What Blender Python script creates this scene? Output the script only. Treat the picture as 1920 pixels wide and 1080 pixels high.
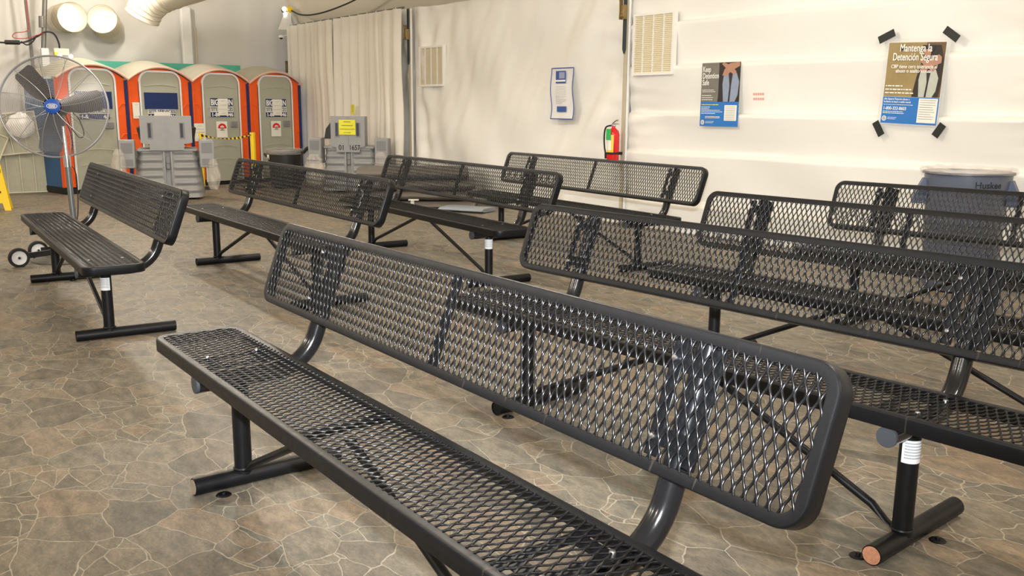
import bpy, bmesh, math, random
from mathutils import Vector, Matrix, noise
random.seed(7)
PI = math.pi
for o in list(bpy.data.objects): bpy.data.objects.remove(o)
S = bpy.context.scene
COL = S.collection

# ---------------------------------------------------------------- camera
HEAD, PITCH, ROLL, F = -0.93, 0.1973, 0.0081, 1721.2
fw = Vector((math.sin(HEAD)*math.cos(PITCH), math.cos(HEAD)*math.cos(PITCH), -math.sin(PITCH)))
r0 = Vector((math.cos(HEAD), -math.sin(HEAD), 0)); u0 = r0.cross(fw)
rr = r0*math.cos(ROLL)+u0*math.sin(ROLL); uu = rr.cross(fw)
cam = bpy.data.cameras.new('camera'); camo = bpy.data.objects.new('camera', cam); COL.objects.link(camo)
M = Matrix((rr, uu, -fw)).transposed().to_4x4(); M.translation = (0, 0, 1.279); camo.matrix_world = M
cam.sensor_width = 36; cam.lens = F/1920*36; cam.shift_y = 6.9/1920; cam.clip_start = 0.02
S.camera = camo

# ---------------------------------------------------------------- world, lights, exposure
w = bpy.data.worlds.new('world'); S.world = w; w.use_nodes = True
w.node_tree.nodes['Background'].inputs[0].default_value = (0.9, 0.95, 1, 1)
w.node_tree.nodes['Background'].inputs[1].default_value = 0.4
S.view_settings.view_transform = 'Standard'; S.view_settings.look = 'None'
S.view_settings.gamma = 1; S.view_settings.use_curve_mapping = False
S.view_settings.exposure = 0.08
def lamp(name, loc, power, col, size=0.2, typ='POINT', rot=None):
    l = bpy.data.lights.new(name, typ); l.energy = power; l.color = col
    if typ == 'AREA': l.shape = 'DISK'; l.size = size
    else: l.shadow_soft_size = size
    o = bpy.data.objects.new(name, l); COL.objects.link(o); o.location = loc
    if rot: o.rotation_euler = rot
    return o
WARM = (1.0, 0.92, 0.81)
for x in (-14.2, -9.8, -5.4, -1.0, 3.0):
    for y in (3.6, -3.6):
        lamp('ceiling_lamp', (x, y, 3.45 if y > 0 else 3.6), 158, WARM, 0.12)
# the photographer's flash, on top of the camera
fdir = Vector((math.sin(HEAD), math.cos(HEAD), 0.0)).normalized()
fl = lamp('camera_flash', (0, 0, 0), 1350, (0.90, 0.95, 1.0), 0.03, 'SPOT')
fl.data.spot_size = math.radians(84); fl.data.spot_blend = 1.0
fl.location = Vector((0, 0, 1.279))+uu*0.17-fw*0.02
fl.rotation_euler = fdir.to_track_quat('-Z', 'Y').to_euler()

# ---------------------------------------------------------------- materials
def lin(c):
    return tuple((v/255/12.92 if v/255 <= 0.04045 else ((v/255+0.055)/1.055)**2.4) for v in c)+(1,)
def mat(name, rgb, rough=0.5, metal=0, noise_amt=0, noise_scale=8, bump=0, bump_scale=60, emit=0, alpha=1, trans=0, coat=0, spec=None):
    m = bpy.data.materials.new(name); m.use_nodes = True
    nt = m.node_tree; b = nt.nodes['Principled BSDF']
    c = lin(rgb); b.inputs['Base Color'].default_value = c
    b.inputs['Roughness'].default_value = rough; b.inputs['Metallic'].default_value = metal
    b.inputs['Alpha'].default_value = alpha; b.inputs['Transmission Weight'].default_value = trans
    b.inputs['Coat Weight'].default_value = coat
    if spec is not None: b.inputs['Specular IOR Level'].default_value = spec
    if emit: b.inputs['Emission Color'].default_value = c; b.inputs['Emission Strength'].default_value = emit
    tc = nt.nodes.new('ShaderNodeTexCoord')
    n = nt.nodes.new('ShaderNodeTexNoise'); n.inputs['Scale'].default_value = noise_scale; n.inputs['Detail'].default_value = 5
    nt.links.new(tc.outputs['Object'], n.inputs['Vector'])
    k = noise_amt if noise_amt else 0.06
    mx = nt.nodes.new('ShaderNodeMix'); mx.data_type = 'RGBA'
    mx.inputs[6].default_value = tuple(v*(1-k) for v in c[:3])+(1,)
    mx.inputs[7].default_value = tuple(min(1, v*(1+k)) for v in c[:3])+(1,)
    nt.links.new(n.outputs['Fac'], mx.inputs[0]); nt.links.new(mx.outputs[2], b.inputs['Base Color'])
    if bump:
        n2 = nt.nodes.new('ShaderNodeTexNoise'); n2.inputs['Scale'].default_value = bump_scale; n2.inputs['Detail'].default_value = 4
        nt.links.new(tc.outputs['Object'], n2.inputs['Vector'])
        bp = nt.nodes.new('ShaderNodeBump'); bp.inputs['Strength'].default_value = bump; bp.inputs['Distance'].default_value = 0.01
        nt.links.new(n2.outputs['Fac'], bp.inputs['Height']); nt.links.new(bp.outputs[0], b.inputs['Normal'])
    return m

def floor_material():
    m = bpy.data.materials.new('flagstone_vinyl'); m.use_nodes = True; nt = m.node_tree; N = nt.nodes; L = nt.links
    b = N['Principled BSDF']
    tc = N.new('ShaderNodeTexCoord')
    mp = N.new('ShaderNodeMapping'); mp.inputs['Rotation'].default_value = (0, 0, 0.35); mp.inputs['Scale'].default_value = (1.0, 1.35, 1)
    L.new(tc.outputs['Object'], mp.inputs[0])
    dn = N.new('ShaderNodeTexNoise'); dn.inputs['Scale'].default_value = 5; dn.inputs['Detail'].default_value = 2
    L.new(mp.outputs[0], dn.inputs['Vector'])
    va = N.new('ShaderNodeVectorMath'); va.operation = 'MULTIPLY_ADD'; va.inputs[1].default_value = (0.10, 0.10, 0)
    L.new(dn.outputs['Color'], va.inputs[0]); L.new(mp.outputs[0], va.inputs[2])
    def vor(scale, feat, off=(0, 0, 0)):
        ad = N.new('ShaderNodeVectorMath'); ad.operation = 'ADD'; ad.inputs[1].default_value = off
        L.new(va.outputs[0], ad.inputs[0])
        v = N.new('ShaderNodeTexVoronoi'); v.feature = feat; v.voronoi_dimensions = '2D'; v.inputs['Scale'].default_value = scale
        v.inputs['Randomness'].default_value = 1.0
        L.new(ad.outputs[0], v.inputs['Vector']); return v
    def math_(op, a, bb, clamp=False):
        n = N.new('ShaderNodeMath'); n.operation = op; n.use_clamp = clamp
        for i, q in ((0, a), (1, bb)):
            if isinstance(q, (int, float)): n.inputs[i].default_value = q
            elif q is not None: L.new(q, n.inputs[i])
        return n.outputs[0]
    SA, SB = 4.6, 8.5
    eA = vor(SA, 'DISTANCE_TO_EDGE'); cA = vor(SA, 'F1'); eB = vor(SB, 'DISTANCE_TO_EDGE', (3.1, 1.7, 0)); cB = vor(SB, 'F1', (3.1, 1.7, 0))
    dA = math_('DIVIDE', eA.outputs['Distance'], SA); dB = math_('DIVIDE', eB.outputs['Distance'], SB)
    sepA = N.new('ShaderNodeSeparateColor'); L.new(cA.outputs['Color'], sepA.inputs[0])
    split = math_('GREATER_THAN', sepA.outputs[2], 0.68)
    dB2 = math_('ADD', dB, math_('SUBTRACT', 1.0, split))
    d = math_('MINIMUM', dA, dB2)
    wn = N.new('ShaderNodeTexNoise'); wn.inputs['Scale'].default_value = 14; L.new(mp.outputs[0], wn.inputs['Vector'])
    wid = math_('MULTIPLY', wn.outputs['Fac'], 0.0040)
    g = N.new('ShaderNodeMapRange'); g.interpolation_type = 'SMOOTHSTEP'
    L.new(math_('SUBTRACT', d, wid), g.inputs['Value']); g.inputs['From Min'].default_value = -0.0012; g.inputs['From Max'].default_value = 0.0014
    # stone colour
    cm = N.new('ShaderNodeMix'); cm.data_type = 'RGBA'; L.new(split, cm.inputs[0]); L.new(cA.outputs['Color'], cm.inputs[6]); L.new(cB.outputs['Color'], cm.inputs[7])
    sp = N.new('ShaderNodeSeparateColor'); L.new(cm.outputs[2], sp.inputs[0])
    cr = N.new('ShaderNodeValToRGB'); e = cr.color_ramp; e.interpolation = 'LINEAR'
    cols = [(0.0, (110, 103, 91)), (0.22, (124, 116, 101)), (0.45, (134, 124, 106)), (0.62, (124, 119, 106)), (0.8, (140, 126, 106)), (0.93, (143, 124, 101)), (1.0, (114, 110, 100))]
    e.elements[0].position = 0; e.elements[0].color = lin(cols[0][1]); e.elements[1].position = 1; e.elements[1].color = lin(cols[-1][1])
    for p_, c_ in cols[1:-1]:
        q = e.elements.new(p_); q.color = lin(c_)
    L.new(sp.outputs[0], cr.inputs[0])
    n1 = N.new('ShaderNodeTexNoise'); n1.inputs['Scale'].default_value = 9; n1.inputs['Detail'].default_value = 8; n1.inputs['Roughness'].default_value = 0.68
    mp2 = N.new('ShaderNodeMapping'); mp2.inputs['Scale'].default_value = (1, 2.2, 1); mp2.inputs['Rotation'].default_value = (0, 0, 0.9)
    L.new(tc.outputs['Object'], mp2.inputs[0]); L.new(mp2.outputs[0], n1.inputs['Vector'])
    r1 = N.new('ShaderNodeValToRGB'); r1.color_ramp.elements[0].position = 0.34; r1.color_ramp.elements[0].color = (0.58, 0.60, 0.62, 1)
    r1.color_ramp.elements[1].position = 0.68; r1.color_ramp.elements[1].color = (1.30, 1.26, 1.20, 1); L.new(n1.outputs['Fac'], r1.inputs[0])
    mu = N.new('ShaderNodeMix'); mu.data_type = 'RGBA'; mu.blend_type = 'MULTIPLY'; mu.inputs[0].default_value = 1
    L.new(cr.outputs[0], mu.inputs[6]); L.new(r1.outputs[0], mu.inputs[7])
    n3 = N.new('ShaderNodeTexNoise'); n3.inputs['Scale'].default_value = 4.5; n3.inputs['Detail'].default_value = 4; L.new(mp2.outputs[0], n3.inputs['Vector'])
    r3 = N.new('ShaderNodeMapRange'); r3.inputs['From Min'].default_value = 0.58; r3.inputs['From Max'].default_value = 0.75; r3.inputs['To Max'].default_value = 0.35
    L.new(n3.outputs['Fac'], r3.inputs['Value'])
    og = N.new('ShaderNodeMix'); og.data_type = 'RGBA'; L.new(r3.outputs[0], og.inputs[0]); L.new(mu.outputs[2], og.inputs[6]); og.inputs[7].default_value = lin((158, 126, 94))
    mg = N.new('ShaderNodeMix'); mg.data_type = 'RGBA'; L.new(g.outputs[0], mg.inputs[0])
    mg.inputs[6].default_value = lin((172, 162, 142)); L.new(og.outputs[2], mg.inputs[7])
    L.new(mg.outputs[2], b.inputs['Base Color'])
    b.inputs['Roughness'].default_value = 0.5; b.inputs['Specular IOR Level'].default_value = 0.35
    n5 = N.new('ShaderNodeTexNoise'); n5.inputs['Scale'].default_value = 55; n5.inputs['Detail'].default_value = 6; n5.inputs['Roughness'].default_value = 0.75; L.new(mp2.outputs[0], n5.inputs['Vector'])
    r5 = N.new('ShaderNodeMapRange'); r5.inputs['From Min'].default_value = 0.3; r5.inputs['From Max'].default_value = 0.72; r5.inputs['To Min'].default_value = 0.60; r5.inputs['To Max'].default_value = 1.16; L.new(n5.outputs['Fac'], r5.inputs['Value'])
    hs = N.new('ShaderNodeHueSaturation'); hs.inputs['Saturation'].default_value = 0.86; L.new(r5.outputs[0], hs.inputs['Value']); L.new(mg.outputs[2], hs.inputs['Color']); L.new(hs.outputs[0], b.inputs['Base Color'])
    bp = N.new('ShaderNodeBump'); bp.inputs['Strength'].default_value = 0.25; bp.inputs['Distance'].default_value = 0.004
    L.new(math_('ADD', n1.outputs['Fac'], math_('MULTIPLY', g.outputs[0], 0.5)), bp.inputs['Height']); L.new(bp.outputs[0], b.inputs['Normal'])
    return m

def coated_black():
    m = mat('black_thermoplastic', (15, 16, 19), 0.36, noise_amt=0.15, noise_scale=30, bump=0.03, bump_scale=300)
    nt = m.node_tree; b = nt.nodes['Principled BSDF']
    n = nt.nodes.new('ShaderNodeTexNoise'); n.inputs['Scale'].default_value = 45; n.inputs['Detail'].default_value = 6
    tc = nt.nodes.new('ShaderNodeTexCoord'); nt.links.new(tc.outputs['Object'], n.inputs['Vector'])
    r = nt.nodes.new('ShaderNodeMapRange'); r.inputs['To Min'].default_value = 0.30; r.inputs['To Max'].default_value = 0.5
    nt.links.new(n.outputs['Fac'], r.inputs['Value']); nt.links.new(r.outputs[0], b.inputs['Roughness']); b.inputs['Specular IOR Level'].default_value = 0.3
    return m
def scuffed_black():
    """rim coating with pale rubbed streaks running across the edge"""
    m = coated_black(); m.name = 'scuffed_black_rim'; nt = m.node_tree; b = nt.nodes['Principled BSDF']
    b.inputs['Specular IOR Level'].default_value = 0.3
    tc = nt.nodes.new('ShaderNodeTexCoord'); mp = nt.nodes.new('ShaderNodeMapping'); mp.inputs['Scale'].default_value = (60, 6, 6)
    nt.links.new(tc.outputs['Object'], mp.inputs[0])
    n = nt.nodes.new('ShaderNodeTexNoise'); n.inputs['Scale'].default_value = 1.0; n.inputs['Detail'].default_value = 6; nt.links.new(mp.outputs[0], n.inputs['Vector'])
    n2 = nt.nodes.new('ShaderNodeTexNoise'); n2.inputs['Scale'].default_value = 3; nt.links.new(tc.outputs['Object'], n2.inputs['Vector'])
    r = nt.nodes.new('ShaderNodeMapRange'); r.inputs['From Min'].default_value = 0.62; r.inputs['From Max'].default_value = 0.85; r.inputs['To Max'].default_value = 0.55
    mm = nt.nodes.new('ShaderNodeMath'); mm.operation = 'MULTIPLY'; 
    r2 = nt.nodes.new('ShaderNodeMapRange'); r2.inputs['From Min'].default_value = 0.45; r2.inputs['From Max'].default_value = 0.65
    nt.links.new(n.outputs['Fac'], r.inputs['Value']); nt.links.new(n2.outputs['Fac'], r2.inputs['Value'])
    nt.links.new(r.outputs[0], mm.inputs[0]); nt.links.new(r2.outputs[0], mm.inputs[1])
    mx = nt.nodes.new('ShaderNodeMix'); mx.data_type = 'RGBA'
    src = b.inputs['Base Color'].links[0].from_socket
    nt.links.new(mm.outputs[0], mx.inputs[0]); nt.links.new(src, mx.inputs[6]); mx.inputs[7].default_value = lin((128, 116, 98))
    nt.links.new(mx.outputs[2], b.inputs['Base Color'])
    return m

FABRIC = mat('white_tent_fabric', (234, 231, 224), 0.5, noise_amt=0.02, noise_scale=1.5, bump=0.12, bump_scale=7)
FABRIC2 = mat('gable_tent_fabric', (212, 209, 203), 0.6, noise_amt=0.03, noise_scale=1.2, bump=0.10, bump_scale=5)
CEILF = mat('roof_fabric', (214, 205, 186), 0.65, noise_amt=0.03, noise_scale=2, bump=0.08, bump_scale=4)
CURT = mat('curtain_fabric', (228, 222, 210), 0.6, noise_amt=0.04, noise_scale=2, bump=0.08, bump_scale=12)
FLOORM = floor_material()
BLACK = coated_black(); RIM = scuffed_black(); MESHM = mat('glossy_black_mesh_coating', (12, 13, 17), 0.27, noise_amt=0.1, noise_scale=20)
GLOSS = mat('gloss_black_paint', (20, 21, 24), 0.16, noise_amt=0.1, noise_scale=20, bump=0.02, bump_scale=90)
STEEL = mat('bolt_steel', (150, 150, 154), 0.35, 1)
RUBB = mat('black_rubber', (26, 26, 27), 0.7)
DISC = mat('grey_cap_plastic', (58, 62, 68), 0.6)
STICK = mat('white_sticker', (226, 228, 230), 0.5)
INK = mat('grey_print', (120, 124, 132), 0.7)
RUST = mat('rusty_tube_end', (196, 138, 108), 0.7, noise_amt=0.5, noise_scale=90)
ORANGE = mat('orange_plastic', (240, 92, 22), 0.42, noise_amt=0.05)
TGREY = mat('grey_toilet_plastic', (168, 168, 152), 0.5, noise_amt=0.04)
ROOFG = mat('roof_plastic', (172, 168, 152), 0.5, noise_amt=0.05, noise_scale=5)
PINK = mat('pale_roof_trim', (222, 178, 160), 0.5)
WHITE = mat('white_plastic', (228, 228, 226), 0.4)
NAVY = mat('navy_vinyl', (14, 42, 96), 0.45)
BLUEP = mat('blue_side_panel', (44, 92, 140), 0.5, noise_amt=0.1)
TEAL = mat('teal_plastic', (78, 176, 150), 0.5)
PAPER = mat('white_paper', (232, 229, 218), 0.7)
SINKG = mat('grey_sink_plastic', (152, 152, 152), 0.5, noise_amt=0.06, noise_scale=12, bump=0.05)
SINKD = mat('grey_sink_recess', (128, 128, 130), 0.6)
YEL = mat('yellow_plastic', (246, 208, 20), 0.4)
LEMON = mat('yellow_paper', (232, 226, 60), 0.7)
RED = mat('red_enamel', (214, 32, 30), 0.25)
GREEN = mat('green_tag', (48, 172, 84), 0.6)
BRASS = mat('brass_ratchet', (150, 128, 84), 0.4, 0.5, noise_amt=0.3, noise_scale=60)
STRAP = mat('dark_webbing', (56, 60, 64), 0.8)
TANP = mat('tan_post_wrap', (186, 176, 152), 0.6)
ALU = mat('steel_pipe', (120, 118, 112), 0.45, 0.5, noise_amt=0.2, noise_scale=14)
BLUEC = mat('blue_badge', (26, 82, 176), 0.4)
CAGE = mat('galvanised_wire', (172, 172, 176), 0.35, 0.6)
FANB = mat('fan_blade_black', (24, 24, 26), 0.4)
FANP = mat('fan_pole_grey', (112, 118, 120), 0.35, 0.4)
CHROME = mat('chrome', (210, 212, 216), 0.15, 1)
FILT = mat('filter_media', (188, 186, 166), 0.85, noise_amt=0.1, noise_scale=25, bump=0.3, bump_scale=40)
CARD = mat('cream_card_frame', (216, 210, 190), 0.7)
HUSK = mat('blue_grey_bin', (90, 96, 112), 0.38, noise_amt=0.05)
HUSKD = mat('blue_grey_handle', (62, 74, 104), 0.45)
CANB = mat('black_bin', (42, 42, 40), 0.5)
BAG = mat('clear_plastic_bag', (236, 228, 218), 0.22, noise_amt=0.03, bump=0.6, bump_scale=22, alpha=0.3)
BAGW = mat('cloudy_plastic', (248, 246, 242), 0.12, noise_amt=0.03, bump=0.8, bump_scale=10)
MATG = mat('grey_mattress_vinyl', (108, 102, 96), 0.55, noise_amt=0.06, bump=0.15, bump_scale=8)
MATB = mat('pale_blue_mattress', (150, 158, 168), 0.5, noise_amt=0.04, bump=0.1, bump_scale=8)
SLEEVE = mat('clear_sleeve', (240, 240, 240), 0.12, alpha=0.16)
PBLUE = mat('poster_blue', (36, 112, 186), 0.5)
PBLUE2 = mat('poster_dark_blue', (56, 84, 150), 0.5)
PTAN = mat('poster_tan_wall', (150, 130, 84), 0.5, noise_amt=0.25, noise_scale=9)
PGREY = mat('poster_grey_wall', (118, 112, 104), 0.5, noise_amt=0.2, noise_scale=9)
PDARK = mat('poster_dark', (42, 34, 32), 0.5)
PSKIN = mat('poster_skin', (176, 130, 106), 0.5, noise_amt=0.12, noise_scale=20)
PJEAN = mat('poster_pale_trousers', (182, 184, 172), 0.5, noise_amt=0.15, noise_scale=20)
PJEAN2 = mat('poster_blue_trousers', (138, 150, 172), 0.5, noise_amt=0.15, noise_scale=20)
TAPE = mat('black_tape', (24, 26, 24), 0.5)
VENTC = mat('cream_vent_mesh', (226, 212, 176), 0.7)
VENTL = mat('light_vent_slat', (214, 206, 186), 0.7)
REDINK = mat('faded_red_print', (226, 158, 146), 0.7)
FAINT = mat('faint_grey_print', (190, 188, 182), 0.7)
TXT = mat('white_print', (240, 238, 230), 0.6)
BLKTXT = mat('black_print', (24, 24, 26), 0.6)
GLOW = mat('lamp_glow', (255, 252, 244), 0.5, emit=3)
DUCTM = mat('white_duct_fabric', (222, 214, 196), 0.5, noise_amt=0.03, bump=0.1, bump_scale=6)
DUCTR = mat('duct_rib', (176, 166, 142), 0.6)
CORD = mat('black_cord', (22, 22, 22), 0.6)
REDC = mat('red_cord', (176, 40, 44), 0.6)
YBLK = mat('black_stripe', (22, 22, 20), 0.6)

# ---------------------------------------------------------------- mesh building
class MB:
    def __init__(s): s.v = []; s.f = []; s.mi = []; s.cur = 0
    def add(s, vs, fs):
        o = len(s.v); s.v += [tuple(v) for v in vs]; s.f += [tuple(i+o for i in f) for f in fs]; s.mi += [s.cur]*len(fs); return s
    def m(s, i): s.cur = i; return s
    def box(s, x0, x1, y0, y1, z0, z1, bev=0, T=None):
        if bev:
            b = min(bev, (x1-x0)/2.01, (y1-y0)/2.01, (z1-z0)/2.01)
            vs = []; 
            # 24-vertex chamfered box
            ids = {}
            for sx in (0, 1):
                for sy in (0, 1):
                    for sz in (0, 1):
                        X = (x0, x1)[sx]; Y = (y0, y1)[sy]; Z = (z0, z1)[sz]; dx, dy, dz = (b, -b)[sx], (b, -b)[sy], (b, -b)[sz]
                        for ax, p in enumerate(((X, Y+dy, Z+dz), (X+dx, Y, Z+dz), (X+dx, Y+dy, Z))):
                            ids[sx, sy, sz, ax] = len(vs); vs.append(p)
            fs = []
            for a in range(3):
                for q in (0, 1):
                    k = []
                    for c in ((0, 0), (0, 1), (1, 1), (1, 0)):
                        t = [c[0], c[1]]; t.insert(a, q); k.append(ids[t[0], t[1], t[2], a])
                    fs.append(k)
            for a in range(3):
                o1, o2 = [i for i in range(3) if i != a]
                for q1 in (0, 1):
                    for q2 in (0, 1):
                        def kk(qa, ax):
                            t = [0, 0, 0]; t[a] = qa; t[o1] = q1; t[o2] = q2; return ids[t[0], t[1], t[2], ax]
                        fs.append([kk(0, o1), kk(1, o1), kk(1, o2), kk(0, o2)])
            for sx in (0, 1):
                for sy in (0, 1):
                    for sz in (0, 1): fs.append([ids[sx, sy, sz, i] for i in range(3)])
        else:
            vs = [(x, y, z) for x in (x0, x1) for y in (y0, y1) for z in (z0, z1)]
            fs = [(0, 1, 3, 2), (4, 6, 7, 5), (0, 4, 5, 1), (2, 3, 7, 6), (0, 2, 6, 4), (1, 5, 7, 3)]
        if T is not None: vs = [T @ Vector(v) for v in vs]
        return s.add(vs, fs)
    def tube(s, pts, r, n=12, caps=True, flat=None):
        P = [Vector(p) for p in pts]; R = r if isinstance(r, (list, tuple)) else [r]*len(P)
        t0 = (P[1]-P[0]).normalized(); up = Vector((0, 0, 1)) if abs(t0.z) < 0.9 else Vector((1, 0, 0))
        a = t0.cross(up).normalized(); vs = []; fs = []
        for i, p in enumerate(P):
            t = ((P[i]-P[i-1]).normalized() if i else t0)+((P[i+1]-P[i]).normalized() if i < len(P)-1 else (P[i]-P[i-1]).normalized())
            t.normalize(); a = (a-t*a.dot(t)).normalized(); b = t.cross(a)
            fx = flat[i] if flat else 1
            for k in range(n):
                th = 2*PI*k/n; vs.append(p+(a*math.cos(th)+b*math.sin(th)*fx)*R[i])
        for i in range(len(P)-1):
            for k in range(n): fs.append((i*n+k, i*n+(k+1) % n, (i+1)*n+(k+1) % n, (i+1)*n+k))
        if caps: fs.append(tuple(range(n-1, -1, -1))); fs.append(tuple((len(P)-1)*n+k for k in range(n)))
        return s.add(vs, fs)
    def lathe(s, prof, n=32, T=None, caps=False):
        vs = []; fs = []
        for r, z in prof:
            for k in range(n): vs.append(Vector((r*math.cos(2*PI*k/n), r*math.sin(2*PI*k/n), z)))
        for i in range(len(prof)-1):
            for k in range(n): fs.append((i*n+k, i*n+(k+1) % n, (i+1)*n+(k+1) % n, (i+1)*n+k))
        if caps: fs.append(tuple(range(n-1, -1, -1))); fs.append(tuple((len(prof)-1)*n+k for k in range(n)))
        if T is not None: vs = [T @ v for v in vs]
        return s.add(vs, fs)
    def torus(s, c, R, r, axis='z', n=48, k=4, T=None, sx=1, sy=1):
        vs = []; fs = []
        for i in range(n):
            a = 2*PI*i/n
            for j in range(k):
                b = 2*PI*j/k; q = R+r*math.cos(b)
                v = Vector((q*math.cos(a)*sx, q*math.sin(a)*sy, r*math.sin(b)))
                if axis == 'y': v = Vector((v.x, v.z, v.y))
                v = v+Vector(c); vs.append(T @ v if T is not None else v)
        for i in range(n):
            for j in range(k): fs.append((i*k+j, ((i+1) % n)*k+j, ((i+1) % n)*k+(j+1) % k, i*k+(j+1) % k))
        return s.add(vs, fs)
    def prism(s, poly, y0, y1, plane='xz', T=None):
        """poly of 2-D points extruded; plane xz -> extruded along y, xy -> along z"""
        n = len(poly)
        def P(p, d): return Vector((p[0], d, p[1])) if plane == 'xz' else Vector((p[0], p[1], d)) if plane == 'xy' else Vector((d, p[0], p[1]))
        vs = [P(p, y0) for p in poly]+[P(p, y1) for p in poly]
        if T is not None: vs = [T @ v for v in vs]
        fs = [tuple(range(n)), tuple(range(2*n-1, n-1, -1))]+[(i, i+n, (i+1) % n+n, (i+1) % n) for i in range(n)]
        return s.add(vs, fs)
    def grid(s, nx, ny, fn):
        vs = [fn(i/nx, j/ny) for j in range(ny+1) for i in range(nx+1)]
        fs = [(j*(nx+1)+i, j*(nx+1)+i+1, (j+1)*(nx+1)+i+1, (j+1)*(nx+1)+i) for j in range(ny) for i in range(nx)]
        return s.add(vs, fs)
    def mesh(s, name, mats, sharp=0.7, smooth=True):
        me = bpy.data.meshes.new(name); me.from_pydata(s.v, [], s.f)
        if len(s.f) < 15000:
            me.polygons.foreach_set('material_index', s.mi)
            bm = bmesh.new(); bm.from_mesh(me); bmesh.ops.recalc_face_normals(bm, faces=bm.faces); bm.to_mesh(me); bm.free()
        me.update()
        for m_ in (mats if isinstance(mats, (list, tuple)) else [mats]): me.materials.append(m_)
        me.polygons.foreach_set('material_index', s.mi)
        if smooth:
            me.polygons.foreach_set('use_smooth', [True]*len(me.polygons)); me.set_sharp_from_angle(angle=sharp)
        me.update(); return me
def link(name, me, parent=None, loc=(0, 0, 0), rot=(0, 0, 0), label=None):
    o = bpy.data.objects.new(name, me); COL.objects.link(o); o.location = loc; o.rotation_euler = rot
    if parent: o.parent = parent
    if label: o['label'] = label
    return o
def obj(name, mb, mats, parent=None, loc=(0, 0, 0), rot=(0, 0, 0), label=None, sharp=0.7, fix=False):
    me = mb.mesh(name, mats, sharp)
    if fix:
        bm = bmesh.new(); bm.from_mesh(me); bmesh.ops.recalc_face_normals(bm, faces=bm.faces); bm.to_mesh(me); bm.free()
    return link(name, me, parent, loc, rot, label)
def tag(o, label, cat, group=None):
    o['label'] = label; o['category'] = cat
    if group: o['group'] = group
    return o
def thing(name, label, cat, loc=(0, 0, 0), rotz=0, group=None, rot=None):
    o = bpy.data.objects.new(name, None); COL.objects.link(o); o.empty_display_size = 0.1
    o.location = loc; o.rotation_euler = rot if rot else (0, 0, rotz); return tag(o, label, cat, group)
def struct(name, mb, mats, parent=None, loc=(0, 0, 0), rot=(0, 0, 0), sharp=0.7):
    o = obj(name, mb, mats, parent, loc, rot, sharp=sharp)
    if not parent: o['kind'] = 'structure'
    return o
def copy_tree(o, parent=None):
    c = o.copy(); COL.objects.link(c)
    if parent: c.parent = parent
    for ch in [q for q in bpy.data.objects if q.parent == o]: copy_tree(ch, c)
    return c
def text(name, s, size, m, parent, loc, rot=(PI/2, 0, 0), align='LEFT', bold=0.0, ext=0.0006, xs=1.0, label=None, fitw=None):
    cu = bpy.data.curves.new(name, 'FONT'); cu.body = s; cu.size = size; cu.align_x = align; cu.offset = bold*size; cu.extrude = ext
    cu.resolution_u = 3
    t = bpy.data.objects.new('tmp', cu); COL.objects.link(t)
    dg = bpy.context.evaluated_depsgraph_get(); me = bpy.data.meshes.new_from_object(t.evaluated_get(dg)); bpy.data.objects.remove(t)
    if fitw:
        X = [v.co.x for v in me.vertices]; xs = fitw/(max(X)-min(X))
    for v in me.vertices: v.co.x *= xs
    me.materials.clear(); me.materials.append(m)
    return link(name, me, parent, loc, rot, label)
def rrect(w_, h_, r, n=6, inset=0.0):
    """rounded rectangle outline centred on 0, points and outward normals"""
    out = []
    for cx, cy, a0 in ((w_/2-r, h_/2-r, 0), (-w_/2+r, h_/2-r, 90), (-w_/2+r, -h_/2+r, 180), (w_/2-r, -h_/2+r, 270)):
        for k in range(n+1):
            a = math.radians(a0+90*k/n); out.append((cx+(r-inset)*math.cos(a), cy+(r-inset)*math.sin(a)))
    return out
def arch(w_, h_, r, n=8):
    pts = [(-w_/2, 0), (w_/2, 0)]
    for k in range(n+1):
        a = math.radians(90*k/n); pts.append((w_/2-r+r*math.cos(a), h_-r+r*math.sin(a)))
    for k in range(n+1):
        a = math.radians(90+90*k/n); pts.append((-w_/2+r+r*math.cos(a), h_-r+r*math.sin(a)))
    return pts
def smooth_path(pts, n=8):
    P = [Vector(p) for p in pts]; out = []
    for i in range(len(P)-1):
        a = P[max(i-1, 0)]; b = P[i]; c = P[i+1]; d = P[min(i+2, len(P)-1)]
        for k in range(n):
            t = k/n
            out.append(0.5*((2*b)+(-a+c)*t+(2*a-5*b+4*c-d)*t*t+(-a+3*b-3*c+d)*t**3))
    out.append(P[-1]); return out

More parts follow.
